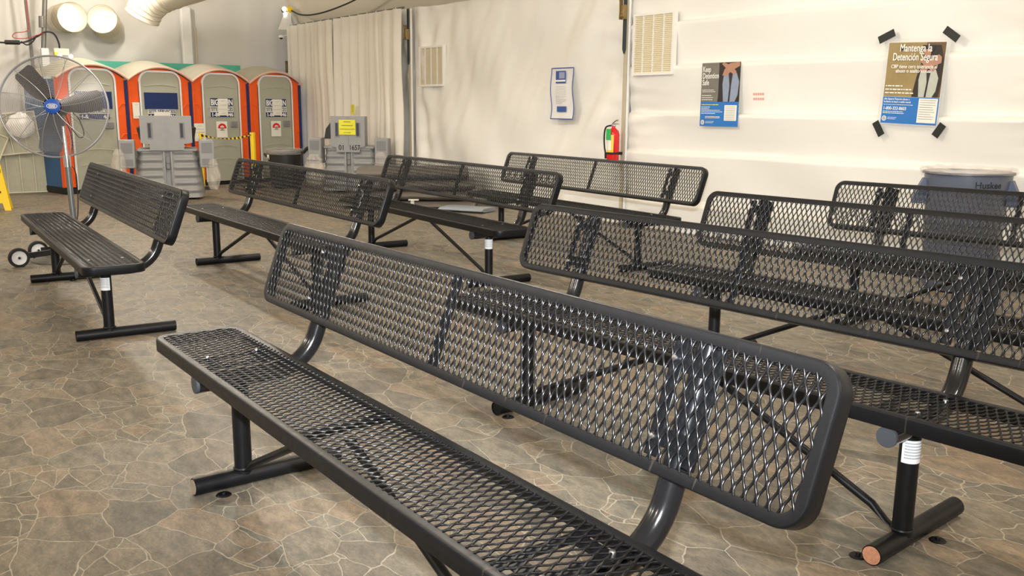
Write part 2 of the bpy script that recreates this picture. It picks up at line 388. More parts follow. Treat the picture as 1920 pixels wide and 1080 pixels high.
# ================================================================ SETTING
WV, EAVE, RIDGE_V, RIDGE_Z = 7.25, 2.73, -0.5, 5.4
GU, FU, LV = -16.7, 5.0, -8.25
b = MB(); b.box(GU-0.1, FU+0.1, LV-0.1, WV+0.3, -0.06, 0); struct('floor', b, FLOORM)
POLES = (-16.45, -12.2, -7.57, -3.0+0.05, 1.6)
def nz(x, y, z=0): return noise.noise(Vector((x, y, z)))
SEAMS = [-0.3, 0.33, 0.848, 1.245, 1.74, 2.185, 2.75]
def wall_pt(u, z):
    """inner surface of the right-hand fabric wall (v as a function of u and z)"""
    d = 0.0
    if u > POLES[2]:
        zz = z+0.012*nz(u*0.8, z*0.3, 4)
        for a, c in zip(SEAMS[:-1], SEAMS[1:]):
            if a <= zz < c:
                t = (zz-a)/(c-a); d = 0.075*((t/0.93)**1.15 if t < 0.93 else math.sin(PI/2*(1-t)/0.07)**0.8)*(0.8+0.6*nz(u*0.5, a*3, 1)); break
        d += 0.03*nz(u*1.1+z*1.2, z*1.6, 2)
        e = min(abs(u-q) for q in POLES)
        d += 0.035*math.exp(-e/0.35)*nz(u*3, z*9, 3)
    else:
        e1 = abs(u-POLES[1]); e2 = abs(u-POLES[2])
        ax = (u-POLES[1])
        d = 0.075*nz((ax*0.9-z*1.0)*1.7+0.5*nz(u, z, 9), (ax+z)*0.35, 5)+0.02*nz((ax*1.2-z*0.6)*4.2, (ax+z)*0.8, 6)+0.035*math.exp(-e1/0.8)*math.sin(ax*13+z*2.0+2*nz(u, z, 2))
        d += 0.06*math.sin((ax*1.35+z*1.9)*2.2+1.5*nz(u*0.6, z*0.6, 11))*math.exp(-((ax-1.2)**2)/2.2)*max(0, 1-z/2.4)
        d += 0.08*nz((ax-z*0.25)*1.1, z*1.9, 7)*max(0, (ax-1.5)/3)*max(0.2, 1-z/3)
        d += 0.05*math.exp(-min(e1, e2)/0.3)*nz(u*3, z*6, 3)
        d *= min(1, min(e1, e2)/0.22)
        d += 0.05*(1-math.cos(2*PI*(u-POLES[1])/(POLES[2]-POLES[1])))*0.3
    return WV-d
def wall_seg(u0, u1):
    n = int((u1-u0)/0.045)
    def fn(s, t):
        u = u0+(u1-u0)*s; z = -0.01+(EAVE+0.0+0.01)*t
        if t > 0.985: z -= 0.06*abs(math.sin(PI*(u-u0)/(u1-u0)*1))
        return (u, wall_pt(u, z), z)
    b.grid(n, 150, fn)
b = MB(); wall_seg(GU, POLES[1]); wall_seg(POLES[1]+0.01, POLES[2]); wall_seg(POLES[2]+0.02, FU)
b.box(GU, FU, WV+0.12, WV+0.16, 0, EAVE+0.1)
WALLR = struct('wall_right', b, FABRIC, sharp=1.2)
# gable wall behind the toilets
b = MB()
def gpt(s, t):
    v = LV+(WV-LV)*s; top = RIDGE_Z+0.05-(RIDGE_Z-3.75)*max(0, v-RIDGE_V)/(WV-0.38-RIDGE_V) if v > RIDGE_V else RIDGE_Z+0.05-(RIDGE_Z-EAVE)*(RIDGE_V-v)/(RIDGE_V-LV); z = -0.01+(top+0.01)*t
    d = 0.05*nz(v*0.5, z*0.4, 1)+0.02*nz(v*2.2+z*0.3, z*0.7, 3)+0.010*nz(v*6, z*0.8, 5)
    if 0.2 < v < 3.0: d += 0.03*nz((v+z)*1.5, (v-z)*0.8, 8)
    return (GU+0.03+d, v, z)
b.grid(260, 60, gpt); struct('wall_back', b, FABRIC2, sharp=1.2)
b = MB(); b.box(GU, FU, LV-0.05, LV, 0, EAVE+0.1); struct('wall_left', b, FABRIC2)
b = MB(); b.prism([(LV, 0), (WV, 0), (WV, EAVE+0.05), (RIDGE_V, RIDGE_Z+0.05), (LV, EAVE+0.05)], FU, FU+0.05, plane='yz'); struct('wall_front', b, FABRIC2)
b = MB()
def rpt(v0, z0, v1, z1):
    def fn(s, t):
        u = GU-0.1+(FU-GU+0.2)*s; v = v0+(v1-v0)*t; z = z0+(z1-z0)*t
        bay = abs(math.sin(PI*(u-POLES[1])/4.4)); return (u, v, z-0.05*bay*math.sin(PI*t)+0.02*nz(u*0.7, v*0.7, 2))
    return fn
b.grid(120, 10, rpt(WV+0.12, EAVE, WV-0.38, 3.75)); b.grid(120, 24, rpt(WV-0.38, 3.75, RIDGE_V, RIDGE_Z)); b.grid(120, 24, rpt(RIDGE_V, RIDGE_Z, LV, EAVE))
struct('ceiling', b, CEILF, sharp=1.2)
# light trim line beside each frame post
for i, pu in enumerate(POLES[1:3]):
    b = MB(); b.tube([(pu+0.055, WV-0.085, 0), (pu+0.055, WV-0.085, EAVE-0.03)], 0.014, 8)
    struct('trim_%d' % (i+1), b, WHITE)
# red print on the fabric
b = MB()
for k in range(2):
    for j in range(5): zz = 1.418-k*0.045; b.add([(-5.845+j*0.026+dx, wall_pt(-5.845+j*0.026+dx, zz+dz)-0.002, zz+dz) for dx in (0, 0.021) for dz in (0, 0.022)], [(0, 1, 3, 2)])
obj('red_print', b, REDINK, WALLR, label='small faded red print on the white fabric wall')

# ---------------------------------------------------------------- frame posts, straps
def post(u, v, label, mats=(TANP,), z1=EAVE, w_=0.027):
    t = thing('tent_post', label, 'post', (u, v, 0))
    b = MB(); b.box(-w_, w_, -w_, w_, 0, z1, 0.006); obj('upright', b, mats[0], t)
    b = MB(); b.box(-0.08, 0.08, -0.06, 0.05, 0, 0.012, 0.003); obj('foot_plate', b, ALU, t)
    return t
def strap(u, v, z0, z1, zr, label, w_=0.026, r_=1.0):
    t = thing('ratchet_strap', label, 'strap', (u, v-0.042, 0))
    b = MB(); b.box(-w_, w_, -0.003, 0.003, z0, z1); b.prism([(-w_, z0), (w_, z0), (0.006, z0-0.05), (-0.006, z0-0.05)], -0.003, 0.003); obj('webbing', b, STRAP, t)
    b = MB(); b.box(-0.026, 0.03, -0.04, -0.003, zr-0.09, zr+0.05, 0.006); b.tube([(-0.03, -0.03, zr-0.06), (0.03, -0.03, zr-0.06)], 0.022, 12)
    b.box(-0.036, -0.028, -0.06, -0.004, zr-0.1, zr+0.11, 0.003); b.box(0.030, 0.036, -0.06, -0.004, zr-0.1, zr+0.05, 0.003)
    b.tube([(-0.036, -0.055, zr+0.1), (0.0, -0.055, zr+0.1)], 0.007, 8)
    obj('ratchet', b, BRASS, t, label='brass coloured ratchet buckle')
    return t
post(POLES[1], WV-0.065, 'tan frame post between the pleated curtain and the cream air vent')
post(POLES[2], WV-0.065, 'tan frame post carrying the red fire extinguisher')
post(POLES[0], WV-0.115, 'dark corner post beside the last orange toilet', (STRAP,), EAVE-0.02, 0.03)
strap(POLES[1], WV-0.065, 1.95, 2.7, 2.36, 'dark strap with brass ratchet high on the post beside the pleated curtain')
strap(POLES[2], WV-0.065, 1.92, 2.7, 2.33, 'dark strap with brass ratchet on the post above the fire extinguisher')
strap(POLES[0], WV-0.115, 1.70, 2.6, 1.99, 'dark strap with brass ratchet on the corner post above the last toilet roof')
# gable posts
t = thing('tent_post', 'grey steel pipe post with white wrapped lower part, above the fan', 'post', (-16.25, 2.97, 0))
b = MB(); b.tube([(0, -0.02, 2.10), (0.0, 0.12, 3.4), (0, 0.14, 4.0)], 0.036, 14); obj('pipe', b, ALU, t)
b = MB(); b.tube([(0, -0.01, 2.45), (0, -0.0, 2.62)], 0.048, 12); obj('pipe_clamp', b, ALU, t)
b = MB(); b.box(-0.05, 0.05, -0.06, 0.05, 0, 2.14, 0.01); obj('sleeve', b, WHITE, t, label='white wrap around the lower post')
b = MB(); b.tube([(-0.05, -0.16, 1.0), (-0.05, -0.19, 2.4), (-0.05, -0.22, 3.9)], 0.024, 8); obj('side_rail', b, ALU, t)
t = thing('tent_post', 'white sleeved post on the back wall between two toilet roofs', 'post', (GU+0.14, 5.27, 0))
b = MB(); b.box(-0.05, 0.05, -0.08, 0.10, 0, 2.95, 0.02); obj('sleeve', b, WHITE, t)
b = MB(); b.tube([(0.03, 0.16, 0.2), (0.03, 0.16, 2.6)], 0.02, 8); obj('inner_pole', b, TANP, t)

# ---------------------------------------------------------------- pleated curtain, two panels
def curtain(u0, u1, label, seed, flip):
    t = thing('curtain', label, 'curtain', (0, 0, 0), group='pleated curtain panels')
    b = MB()
    def fn(s, q):
        u = u0+(u1-u0)*s; z = 0.03+(2.70-0.03)*q
        sp = u*9.5+1.3*nz(u*0.9, seed)+0.25*nz(u*2, z*0.8, seed)
        a = 0.06+0.04*nz(u*1.5, 3, seed)
        fold = a*(abs(math.sin(sp))**0.7*1.4-0.6)+0.03*math.sin(sp*2.3+z*0.4)+0.012*nz(u*5, z*1.3, seed)
        edge = 0
        if flip < 0 and s > 0.93: edge = (s-0.93)*0.9*(1-q)
        lean = 0.16*(1-q)*math.exp(-abs(u-POLES[1])/0.8)
        return (u+0.05*nz(z*0.8, u*3, seed)+edge*0-lean*0.15, 7.03-fold*(0.55+0.45*(1-q)), z)
    n = int((u1-u0)/0.014); b.grid(n, 40, fn); obj('panel', b, CURT, t, sharp=1.6)
    b = MB()
    n = int((u1-u0)/0.30)
    for i in range(n): b.torus((u0+0.15+0.3*i, 7.06, 2.70), 0.022, 0.004, axis='y', n=12, k=4)
    obj('hem_ring', b, WHITE, t)['kind'] = 'stuff'
    return t
curtain(-16.33, -14.40, 'off-white pleated curtain panel beside the last orange toilet', 1.3, -1)
curtain(-14.36, -12.20, 'off-white pleated curtain panel with a yellow notice, beside the tan post', 5.1, 1)
t = thing('curtain_rail', 'thin steel rail above the pleated curtains', 'rail', (0, 0, 0))
b = MB(); b.tube([(-16.4, 7.09, 2.715), (-12.22, 7.09, 2.715)], 0.016, 8); obj('rail', b, ALU, t)
b = MB(); b.box(-0.06, 0.06, -0.002, 0.002, -0.075, 0.075); t = tag(obj('paper_notice', b, LEMON, loc=(-13.62, 6.93, 1.24)), 'small yellow notice pinned to the pleated curtain', 'notice')
b = MB()
for k in range(5): b.box(-0.035, 0.035, -0.004, -0.002, 0.05-0.022*k, 0.056-0.022*k)
obj('print', b, INK, t)

# ---------------------------------------------------------------- BENCHES
BL = {'near': 2.49, 'far': 2.845}
SW, TS, RW, CR = 0.315, 0.0475, 0.027, 0.062
HS = 0.457
TILT = math.atan2(0.2915, 0.107)
tv, tz = math.cos(TILT), math.sin(TILT)
def panel_frame(L):
    prof = [(RW, -0.003), (0.007, -0.0005), (0.003, -0.0015), (0.0008, -0.004), (0, -0.009), (0, -TS+0.003), (0.002, -TS), (0.006, -TS), (0.008, -TS+0.003), (0.008, -0.008), (RW, -0.009)]
    out = rrect(L, SW, CR, 8); n = len(out); b = MB(); vs = []
    for (o, z) in prof:
        ins = rrect(L, SW, CR, 8, inset=o); vs += [(p[0], p[1], z) for p in ins]
    m = len(prof); fs = []
    for i in range(m):
        j = (i+1) % m
        for k in range(n): fs.append((i*n+k, i*n+(k+1) % n, j*n+(k+1) % n, j*n+k))
    b.add(vs, fs); return b
SWD, LWD, SR = 0.0276, 0.0590, 0.0030
def panel_mesh(L):
    W2 = SW/2-RW+0.004; L2 = L/2-RW+0.004; R2 = CR-RW+0.004
    vs = []; fs = []; K = 6; nb = int(2*L2/(SWD/2)); x00 = -nb*SWD/4
    cs = [(math.cos(2*PI*k/K+0.5), math.sin(2*PI*k/K+0.5)) for k in range(K)]
    for i in range(nb):
        xc = x00+(i+0.5)*SWD/2; ex = abs(xc)-(L2-R2)
        yl = W2 if ex <= 0 else W2-R2+math.sqrt(max(0, R2*R2-ex*ex))
        amp = SWD/4-SR*0.55
        # sample phases so that bonds and bends land on vertices
        st = []; ph = 0.0
        y = -yl; pts = []
        js = math.floor((-yl-LWD)/LWD*8); je = math.ceil((yl+LWD)/LWD*8)
        for j in range(js, je+1):
            t = j/8; yy = t*LWD
            if yy < -yl-0.001 or yy > yl+0.001: continue
            f = t % 1.0; f = f if f < 0.5 else f-1
            tri = 1-4*abs(f)
            sh = max(-1, min(1, tri*1.45))
            s = sh if i % 2 == 0 else -sh
            pts.append((xc+s*amp, yy, -0.0045+0.0016*math.sin(2*PI*t+(0 if i % 2 == 0 else PI))))
        if len(pts) < 3: continue
        o = len(vs)
        for a, p in enumerate(pts):
            q0 = pts[max(a-1, 0)]; q1 = pts[min(a+1, len(pts)-1)]
            dx, dy, dz = q1[0]-q0[0], q1[1]-q0[1], q1[2]-q0[2]; l = math.sqrt(dx*dx+dy*dy+dz*dz); dx /= l; dy /= l; dz /= l
            nx, ny = dy, -dx; nl = math.hypot(nx, ny); nx /= nl; ny /= nl
            bx, by, bz = ny*dz, -nx*dz, nx*dy-ny*dx
            for c, sn in cs: vs.append((p[0]+SR*(nx*c+bx*sn), p[1]+SR*(ny*c+by*sn), p[2]+SR*bz*sn*0.85))
        for a in range(len(pts)-1):
            for k in range(K): fs.append((o+a*K+k, o+a*K+(k+1) % K, o+(a+1)*K+(k+1) % K, o+(a+1)*K+k))
    b = MB(); b.v = vs; b.f = fs; b.mi = [0]*len(fs); return b
ME = {}
for c, L in BL.items():
    ME[c] = (panel_frame(L).mesh('rim', RIM, 0.6), panel_mesh(L).mesh('expanded_mesh', MESHM, 3.0))
# support parts shared by all benches
FA, FB, PR = 0.173, 0.355, 0.030
b = MB(); b.tube([(0, -FA, PR), (0, FB, PR)], PR, 20, caps=False)
b.tube([(0, -FA+0.004, PR), (0, -FA+0.0041, PR)], PR*0.98, 20); b.tube([(0, FB-0.004, PR), (0, FB-0.0041, PR)], PR*0.98, 20)
M_FOOT = b.mesh('foot_tube', BLACK)
b = MB(); b.tube([(0, 0, PR*1.4), (0, 0, 0.36)], PR*0.98, 20); b.torus((0, 0, 0.062), PR, 0.005, n=20, k=6); M_POST = b.mesh('post', BLACK)
th = math.atan2(tz, tv); R_ = 0.17
cx0, cz0 = 0.297, 0.533   # point on the back line
zt_ = HS-TS-PR+0.002
vk = cx0-(cz0-zt_)*tv/tz; tl = R_*math.tan(th/2)
pts = [(0, -0.142, zt_), (0, 0.0, zt_)]
c0 = (vk-tl, zt_+R_)
for k in range(11):
    a = th*k/10; pts.append((0, c0[0]+R_*math.sin(a), c0[1]-R_*math.cos(a)))
pts.append((0, cx0+0.31*0.93*tv, cz0+0.31*0.93*tz)); ptop = pts[-1]
b = MB(); b.tube(pts, PR, 20); M_SUP = b.mesh('support_tube', GLOSS)
b = MB(); b.tube([(0, -0.150, zt_), (0, -0.140, zt_)], PR*1.02, 20); M_CAP = b.mesh('end_cap', DISC)
# flange plates with bolts behind the mesh
b = MB(); 
for s in (-1, 1): b.box(s*0.052-0.018, s*0.052+0.018, -0.125, 0.125, -0.016, -0.011, 0.002)
b.box(-0.06, 0.06, -0.10, -0.06, -0.016, -0.012); b.box(-0.06, 0.06, 0.06, 0.10, -0.016, -0.012)
M_FL = b.mesh('flange', BLACK)
b = MB(); b.lathe([(0.0, 0.001), (0.006, 0.0), (0.008, -0.003), (0.008, -0.012), (0, -0.012)], 12)
M_BOLT = b.mesh('bolt', STEEL)
b = MB(); b.box(-0.014, 0.014, -SW/2+0.012, SW/2-0.012, -0.016, -0.011, 0.002); b.box(-0.003, 0.003, -SW/2+0.012, SW/2-0.012, -0.034, -0.016); M_STR = b.mesh('centre_strap', BLACK)
b = MB(); b.tube([(0, 0.0, 0), (0, 0.0, 0.0001)], PR, 20); 
b = MB(); b.lathe([(0, 0.004), (0.022, 0.004), (0.026, 0.0), (0, 0)], 16); b.lathe([(0, 0.012), (0.007, 0.011), (0.008, 0.004)], 10); M_TAB = b.mesh('floor_anchor', BLACK)
b = MB(); 
for k in range(24):
    a0 = -1.2+2.4*k/24; a1 = -1.2+2.4*(k+1)/24
    b.add([(0.0305*math.sin(a), -0.0305*math.cos(a), z) for a in (a0, a1) for z in (0.275, 0.345)], [(0, 2, 3, 1)])
b.m(1)
for r in range(6):
    for k in range(14):
        a0 = -0.9+1.8*k/14; a1 = a0+0.1; z = 0.335-r*0.009
        b.add([(0.031*math.sin(a), -0.031*math.cos(a), zz) for a in (a0, a1) for zz in (z, z+0.003)], [(0, 2, 3, 1)])
M_LAB = b.mesh('sticker', [STICK, INK])
b = MB(); b.tube([(0, -0.0008, 0), (0, 0.0008, 0)], PR*0.9, 20); M_RUST = b.mesh('tube_end', RUST)
b = MB(); b.tube([(0, -0.0008, 0), (0, 0.0008, 0)], PR*0.86, 20); M_RUST2 = b.mesh('tube_end', mat('dusty_tube_end', (150, 136, 120), 0.8, noise_amt=0.4, noise_scale=60))
braces = {}
def brace_mesh(span):
    k = round(span, 2)
    if k not in braces:
        b = MB(); P = [(0.024, 0.0, 0.055), (0.05, 0.0, 0.068), (0.10, 0.0, 0.105), (span-0.05, 0.0, 0.385), (span+0.02, 0, 0.412)]
        b.tube(P, [0.013, 0.015, 0.0135, 0.0135, 0.016], 12, flat=[0.3, 0.35, 1, 1, 0.35]); braces[k] = b.mesh('brace', BLACK)
    return braces[k]
def bench(x, y, yaw, cls, uL, uR, mid, label, stickers=(), rust=(), tabs=(), rm=None):
    L = BL[cls]; t = thing('park_bench', label, 'bench', (x, y, 0), yaw, group='black expanded-metal benches')
    fr, ms = ME[cls]
    s = link('seat', fr, t, (0, 0, HS)); link('seat_mesh', ms, s)
    yb, zb = 0.2573+0.1457*0+0.0535, 0.5477+0.1457
    k = link('backrest', fr, t, (0, yb, zb), (TILT, 0, 0)); link('backrest_mesh', ms, k)
    link('centre_strap', M_STR, k, (mid, 0, 0)); link('centre_strap', M_STR, s, (mid, 0, 0))
    for i, u in enumerate((uL, uR)):
        sgn = 1 if i == 0 else -1
        lg = link('leg', M_POST, t, (u, 0, 0)); link('foot', M_FOOT, lg)
        if i in stickers: link('sticker', M_LAB, lg, rot=(0, 0, 0.9), label='white printed sticker near the top of the leg')
        if i in rust: link('tube_end', rm or M_RUST, lg, (0, -FA-0.0005, PR), label='worn copper-coloured tube end' if not rm else 'dusty beige open tube end')
        for (sx, yy) in tabs:
            link('floor_anchor', M_TAB, lg, (sx*sgn*0.052, yy, 0))
        sp = link('back_support', M_SUP, t, (u, 0, 0)); link('end_cap', M_CAP, sp)
        link('flange', M_FL, k, (u, 0, 0)); [link('bolt', M_BOLT, k, (u-0.052, yy_, 0)) for yy_ in (-0.085, 0.085)]
        link('flange', M_FL, s, (u, 0, 0)); [link('bolt', M_BOLT, s, (u-0.052*sgn, yy_, 0)) for yy_ in (-0.085, 0.085)]
        br = link('brace', brace_mesh(abs(u-mid)-0.06), t, (u, 0, 0)); br.scale.x = sgn
    return t
def us(L, e, sh): return -(L/2-e)+sh, (L/2-e)+sh
def B_(x, y, yaw, cls, e, sh, mid, label, **k):
    l, r = us(BL[cls], e, sh); return bench(x, y, yaw, cls, l, r, mid, label, **k)
B_(-2.137, 1.040, -0.0045, 'near', .391, .054, -.012, 'nearest black mesh bench, its long seat running out of the bottom of the picture', tabs=((1, -0.09),), rust=(0,), rm=M_RUST2)
B_(-2.163, 2.403, 0.0671, 'near', .399, -.024, -.036, 'black mesh bench directly behind the nearest one, copper-coloured tube end on its front foot', stickers=(1,), rust=(1,), tabs=((1, -0.15), (-1, 0.13)))
B_(-2.192, 3.663, 0.0689, 'near', .375, -.019, -.086, 'black mesh bench in the near block, third back from the camera')
B_(-2.255, 5.057, 0.1333, 'near', .369, -.025, -.139, 'black mesh bench in front of the big blue-grey bin')
B_(-6.324, 5.245, -0.0592, 'far', .402, .046, .030, 'far black mesh bench against the white wall below the fire extinguisher')
B_(-6.462, 3.891, -0.0673, 'far', .389, .022, .022, 'black mesh bench in front of the folded grey mattresses', stickers=(1,))
B_(-6.493, 2.498, -0.0249, 'far', .414, .053, .032, 'black mesh bench in front of the black bin and the orange toilets', tabs=((-1, -0.08),))
B_(-6.447, 1.241, -0.0547, 'far', .416, .098, .0, 'leftmost black mesh bench, beside the pedestal fan', stickers=(1,), tabs=((1, 0.1),))

# ---------------------------------------------------------------- PORTABLE TOILETS
TW, TD, TE, TA = 1.055, 1.15, 1.66, 1.90
TR0 = Vector((-14.62, 3.255, 0)); TDIR = Vector((-0.74, 3.18, 0)).normalized(); TROT = math.atan2(TDIR.y, TDIR.x)
def roof_curve(x, w_=TW/2): 
    t = min(1, abs(x)/w_); return TE+(TA-0.04-TE)*(1-t**2.1)
def toilet(i, label):
    t = thing('portable_toilet', label, 'toilet', TR0+TDIR*(TW*(i-0.0)+0.0), TROT, group='orange and grey portable toilets')
    hw = TW/2-0.012
    b = MB(); b.box(-hw+0.02, hw-0.02, 0.05, TD-0.03, 0.10, TE-0.02); obj('cabin', b, BLUEP, t, label='blue moulded side and back walls')
    # front wall with opening for the door
    b = MB(); N_ = 14
    door = arch(0.70, 1.72, 0.16); 
    outer = [(-hw, 0.10)]+[(-hw+2*hw*k/N_, roof_curve(-hw+2*hw*k/N_)-0.03) for k in range(N_+1)]+[(hw, 0.10)]
    for (x0, x1) in ((-hw, -0.35), (0.35, hw)):
        pl = [(x0, 0.10)]+[(x1, 0.10)]+[(x1+(x0-x1)*k/5, roof_curve(x1+(x0-x1)*k/5)-0.03) for k in range(6)]; b.prism(pl, 0.0, 0.07)
        for z in (0.45, 0.9, 1.35):
            sg = -1 if x0 < 0 else 1; xa, xb = (x0+0.02, x1-0.03) if sg < 0 else (x1-0.02, x0+0.03)
            b.tube([(xa, -0.002, z-0.05), (xa+(xb-xa)*0.6, -0.002, z-0.05), (xb, -0.002, z-0.11)], 0.008, 6)
        xm = (x0+x1)/2; b.box(x0+0.004 if x0 < 0 else x1-0.03, x0+0.03 if x0 < 0 else x1-0.004, -0.015, 0, 0.1, TE-0.06, 0.004)
    pl = [(-0.35, 1.60)]+[(0.35, 1.60)]+[(0.35-0.7*k/8, roof_curve(0.35-0.7*k/8)-0.03) for k in range(9)]; b.prism(pl, 0.0, 0.07)
    obj('front_wall', b, ORANGE, t, sharp=0.5)
    # door frame band + door
    b = MB(); o1 = arch(0.70, 1.74, 0.17, 10); i1 = arch(0.64, 1.71, 0.145, 10); n = len(o1)
    vs = [(p[0], -0.02, p[1]+0.06) for p in o1]+[(p[0], -0.02, p[1]+0.06) for p in i1]+[(p[0], 0.03, p[1]+0.06) for p in o1]
    b.add(vs, [(k, k+1, n+k+1, n+k) for k in range(1, n-1)]+[(n-1, 0, n, 2*n-1)]+[(k+1, k, 2*n+k, 2*n+k+1) for k in range(1, n-1)]); obj('door_frame', b, WHITE, t, sharp=0.5)
    b = MB(); b.prism([(p[0]*0.985, p[1]+0.065) for p in arch(0.64, 1.70, 0.14, 10)], -0.012, 0.03)
    for z in (0.42, 0.63, 1.12, 1.26, 1.58):
        b.tube([(-0.26+0.52*k/10, -0.012, z+0.03*math.sin(PI*k/10)-0.02) for k in range(11)], 0.007, 6)
    d = obj('door', b, TGREY, t, sharp=0.5)
    b = MB(); b.box(0.14, 0.27, -0.035, -0.01, 0.93, 1.03, 0.008); b.tube([(0.205, -0.04, 0.98), (0.205, -0.03, 0.98)], 0.022, 12); obj('latch', b, SINKD, d)
    # roof
    b = MB()
    def rf(s, q):
        x = -TW/2+0.002+(TW-0.004)*s; y = -0.05+(TD+0.08)*q
        dome = 0.10*math.sin(PI*min(1, q*1.2+0.02))*max(0, 1-(abs(x)/(TW/2))**2)
        return (x, y, roof_curve(x, TW/2+0.01)+dome)
    b.grid(24, 10, rf); obj('roof', b, ROOFG, t, sharp=1.5)
    b = MB(); P = [(-TW/2-0.005+(TW+0.01)*k/20, -0.05, roof_curve(-TW/2-0.005+(TW+0.01)*k/20, TW/2+0.01)-0.012) for k in range(21)]
    b.tube(P, 0.018, 8); obj('roof_edge', b, PINK, t)
    b = MB(); b.box(-hw+0.01, hw-0.01, 0.02, TD, 0.0, 0.10, 0.01); obj('skid_base', b, RUBB, t)
    b = MB(); b.box(hw-0.035, hw+0.011, -0.018, 0.05, 0.12, TE-0.02); obj('corner_strip', b, NAVY, t, label='navy corner strip between cabins')
    # signs
    def sign(kind):
        sg = MB(); zt = 1.47
        if kind == 'banner':
            sg.box(-0.275, 0.275, -0.019, -0.014, 1.22, zt); s_ = obj('banner', sg, NAVY, d)
            text('lettering', 'SITE SERVICES', 0.068, NAVY, d, (0, -0.021, 1.165), align='CENTER', bold=0.02, fitw=0.44)
            q = MB(); q.box(-0.22, 0.22, -0.019, -0.014, 1.07, 1.15); q = obj('phone_plate', q, NAVY, d)
            text('lettering', '1-8', 0.078, TXT, q, (-0.205, -0.021, 1.083), bold=0.03); text('lettering', '46', 0.078, TXT, q, (0.205, -0.021, 1.083), align='RIGHT', bold=0.03)
            q2 = MB(); q2.box(-0.225, 0.225, -0.017, -0.013, 1.15, 1.222); obj('name_plate', q2, PAPER, d)
        else:
            sg.box(-0.21, 0.21, -0.017, -0.013, 1.10, 1.40); s_ = obj('name_plate', sg, PAPER, d)
            q = MB(); q.box(-0.21, 0.21, -0.020, -0.015, 1.272, 1.40); q.box(-0.21, 0.21, -0.020, -0.015, 1.10, 1.178); obj('sign_band', q, NAVY, s_)
            text('lettering', 'BIG JOHN', 0.128, TXT, s_, (0, -0.0225, 1.29), align='CENTER', bold=0.03, fitw=0.40)
            text('lettering', 'SITE SERVICES', 0.078, NAVY, s_, (0, -0.020, 1.197), align='CENTER', bold=0.01, fitw=0.40)
            text('lettering', '1-80', 0.085, TXT, s_, (-0.2, -0.0225, 1.11), bold=0.03); text('lettering', '046', 0.085, TXT, s_, (0.2, -0.0225, 1.11), align='RIGHT', bold=0.03)
    sign('banner' if i < 2 else 'plate')
    return t
TL = ['orange portable toilet partly hidden behind the pedestal fan', 'orange portable toilet with navy banner, behind the double hand-wash station',
      'orange portable toilet blocked off by the black and yellow tape', 'orange portable toilet at the right end of the row, black bin in front']
for i in range(4): toilet(i, TL[i])
def tl(i, x, y, z): return TR0+TDIR*(TW*i+x)+Vector((-TDIR.y, TDIR.x, 0))*y+Vector((0, 0, z))
def notice(name, label, loc, rotz, w_, h_, lines=5, m=PAPER, cat='notice', im=FAINT, group=None, tilt=0):
    b = MB(); b.grid(4, 6, lambda s, q: ((s-0.5)*w_, -0.004*math.sin(3*s+4*q), (q-0.5)*h_)); b.box(-w_/2, w_/2, 0.0035, 0.0045, -h_/2, h_/2)
    o = tag(obj(name, b, m, loc=loc, rot=(0, tilt, rotz)), label, cat, group)
    b = MB()
    for k in range(lines):
        z = h_*0.36-k*h_*0.72/max(1, lines-1); ww = w_*(0.22+0.12*((k*7) % 3)); b.box(-ww, ww, -0.0075, -0.0055, z-h_*0.012, z+h_*0.012)
    obj('print', b, im, o); return o
g = 'paper notices taped to the toilets'
notice('paper_notice', 'paper taped over the phone number on the toilet behind the hand-wash station', tl(1, 0.0, -0.03, 1.08), TROT, 0.27, 0.20, 0, group=g)
notice('paper_notice', 'paper taped over the sign of the toilet blocked off by tape', tl(2, 0.01, -0.036, 1.26), TROT, 0.18, 0.27, 4, group=g)
notice('paper_notice', 'paper taped over the sign of the right end toilet', tl(3, 0.01, -0.036, 1.26), TROT, 0.19, 0.27, 4, group=g)
notice('paper_notice', 'paper hanging on the orange post left of the taped-off toilet', tl(2, -0.43, -0.03, 0.86), TROT, 0.19, 0.28, 5, group=g)
notice('paper_notice', 'narrow white label on the orange post left of the banner toilet', tl(1, -0.42, -0.03, 1.20), TROT, 0.11, 0.24, 2, group=g)
for i, lb in ((2, 'white notice with red print on the taped-off toilet door'), (3, 'white notice with red print on the right end toilet door')):
    o = notice('paper_notice', lb, tl(i, -0.03, -0.036, 0.90), TROT, 0.20, 0.26, 0, group=g)
    b = MB()
    for k in range(10):
        a0 = PI*k/10; a1 = PI*(k+1)/10
        b.add([(r*math.cos(a), -0.008, 0.02+r*math.sin(a)) for a in (a0, a1) for r in (0.045, 0.078)], [(0, 1, 3, 2)])
    b.box(-0.065, 0.065, -0.009, -0.007, 0.018, 0.032); b.m(1); b.box(-0.04, 0.04, -0.009, -0.007, -0.015, -0.006); b.box(-0.02, 0.02, -0.009, -0.007, 0.0, 0.01)
    obj('print', b, [RED, INK], o)
# teal band behind the roofs
b = MB(); b.box(-16.45, -16.40, 3.3, 6.15, 0.0, 1.985, 0.005); tag(obj('partition_screen', b, TEAL), 'teal screen standing behind the toilet roofs', 'screen')

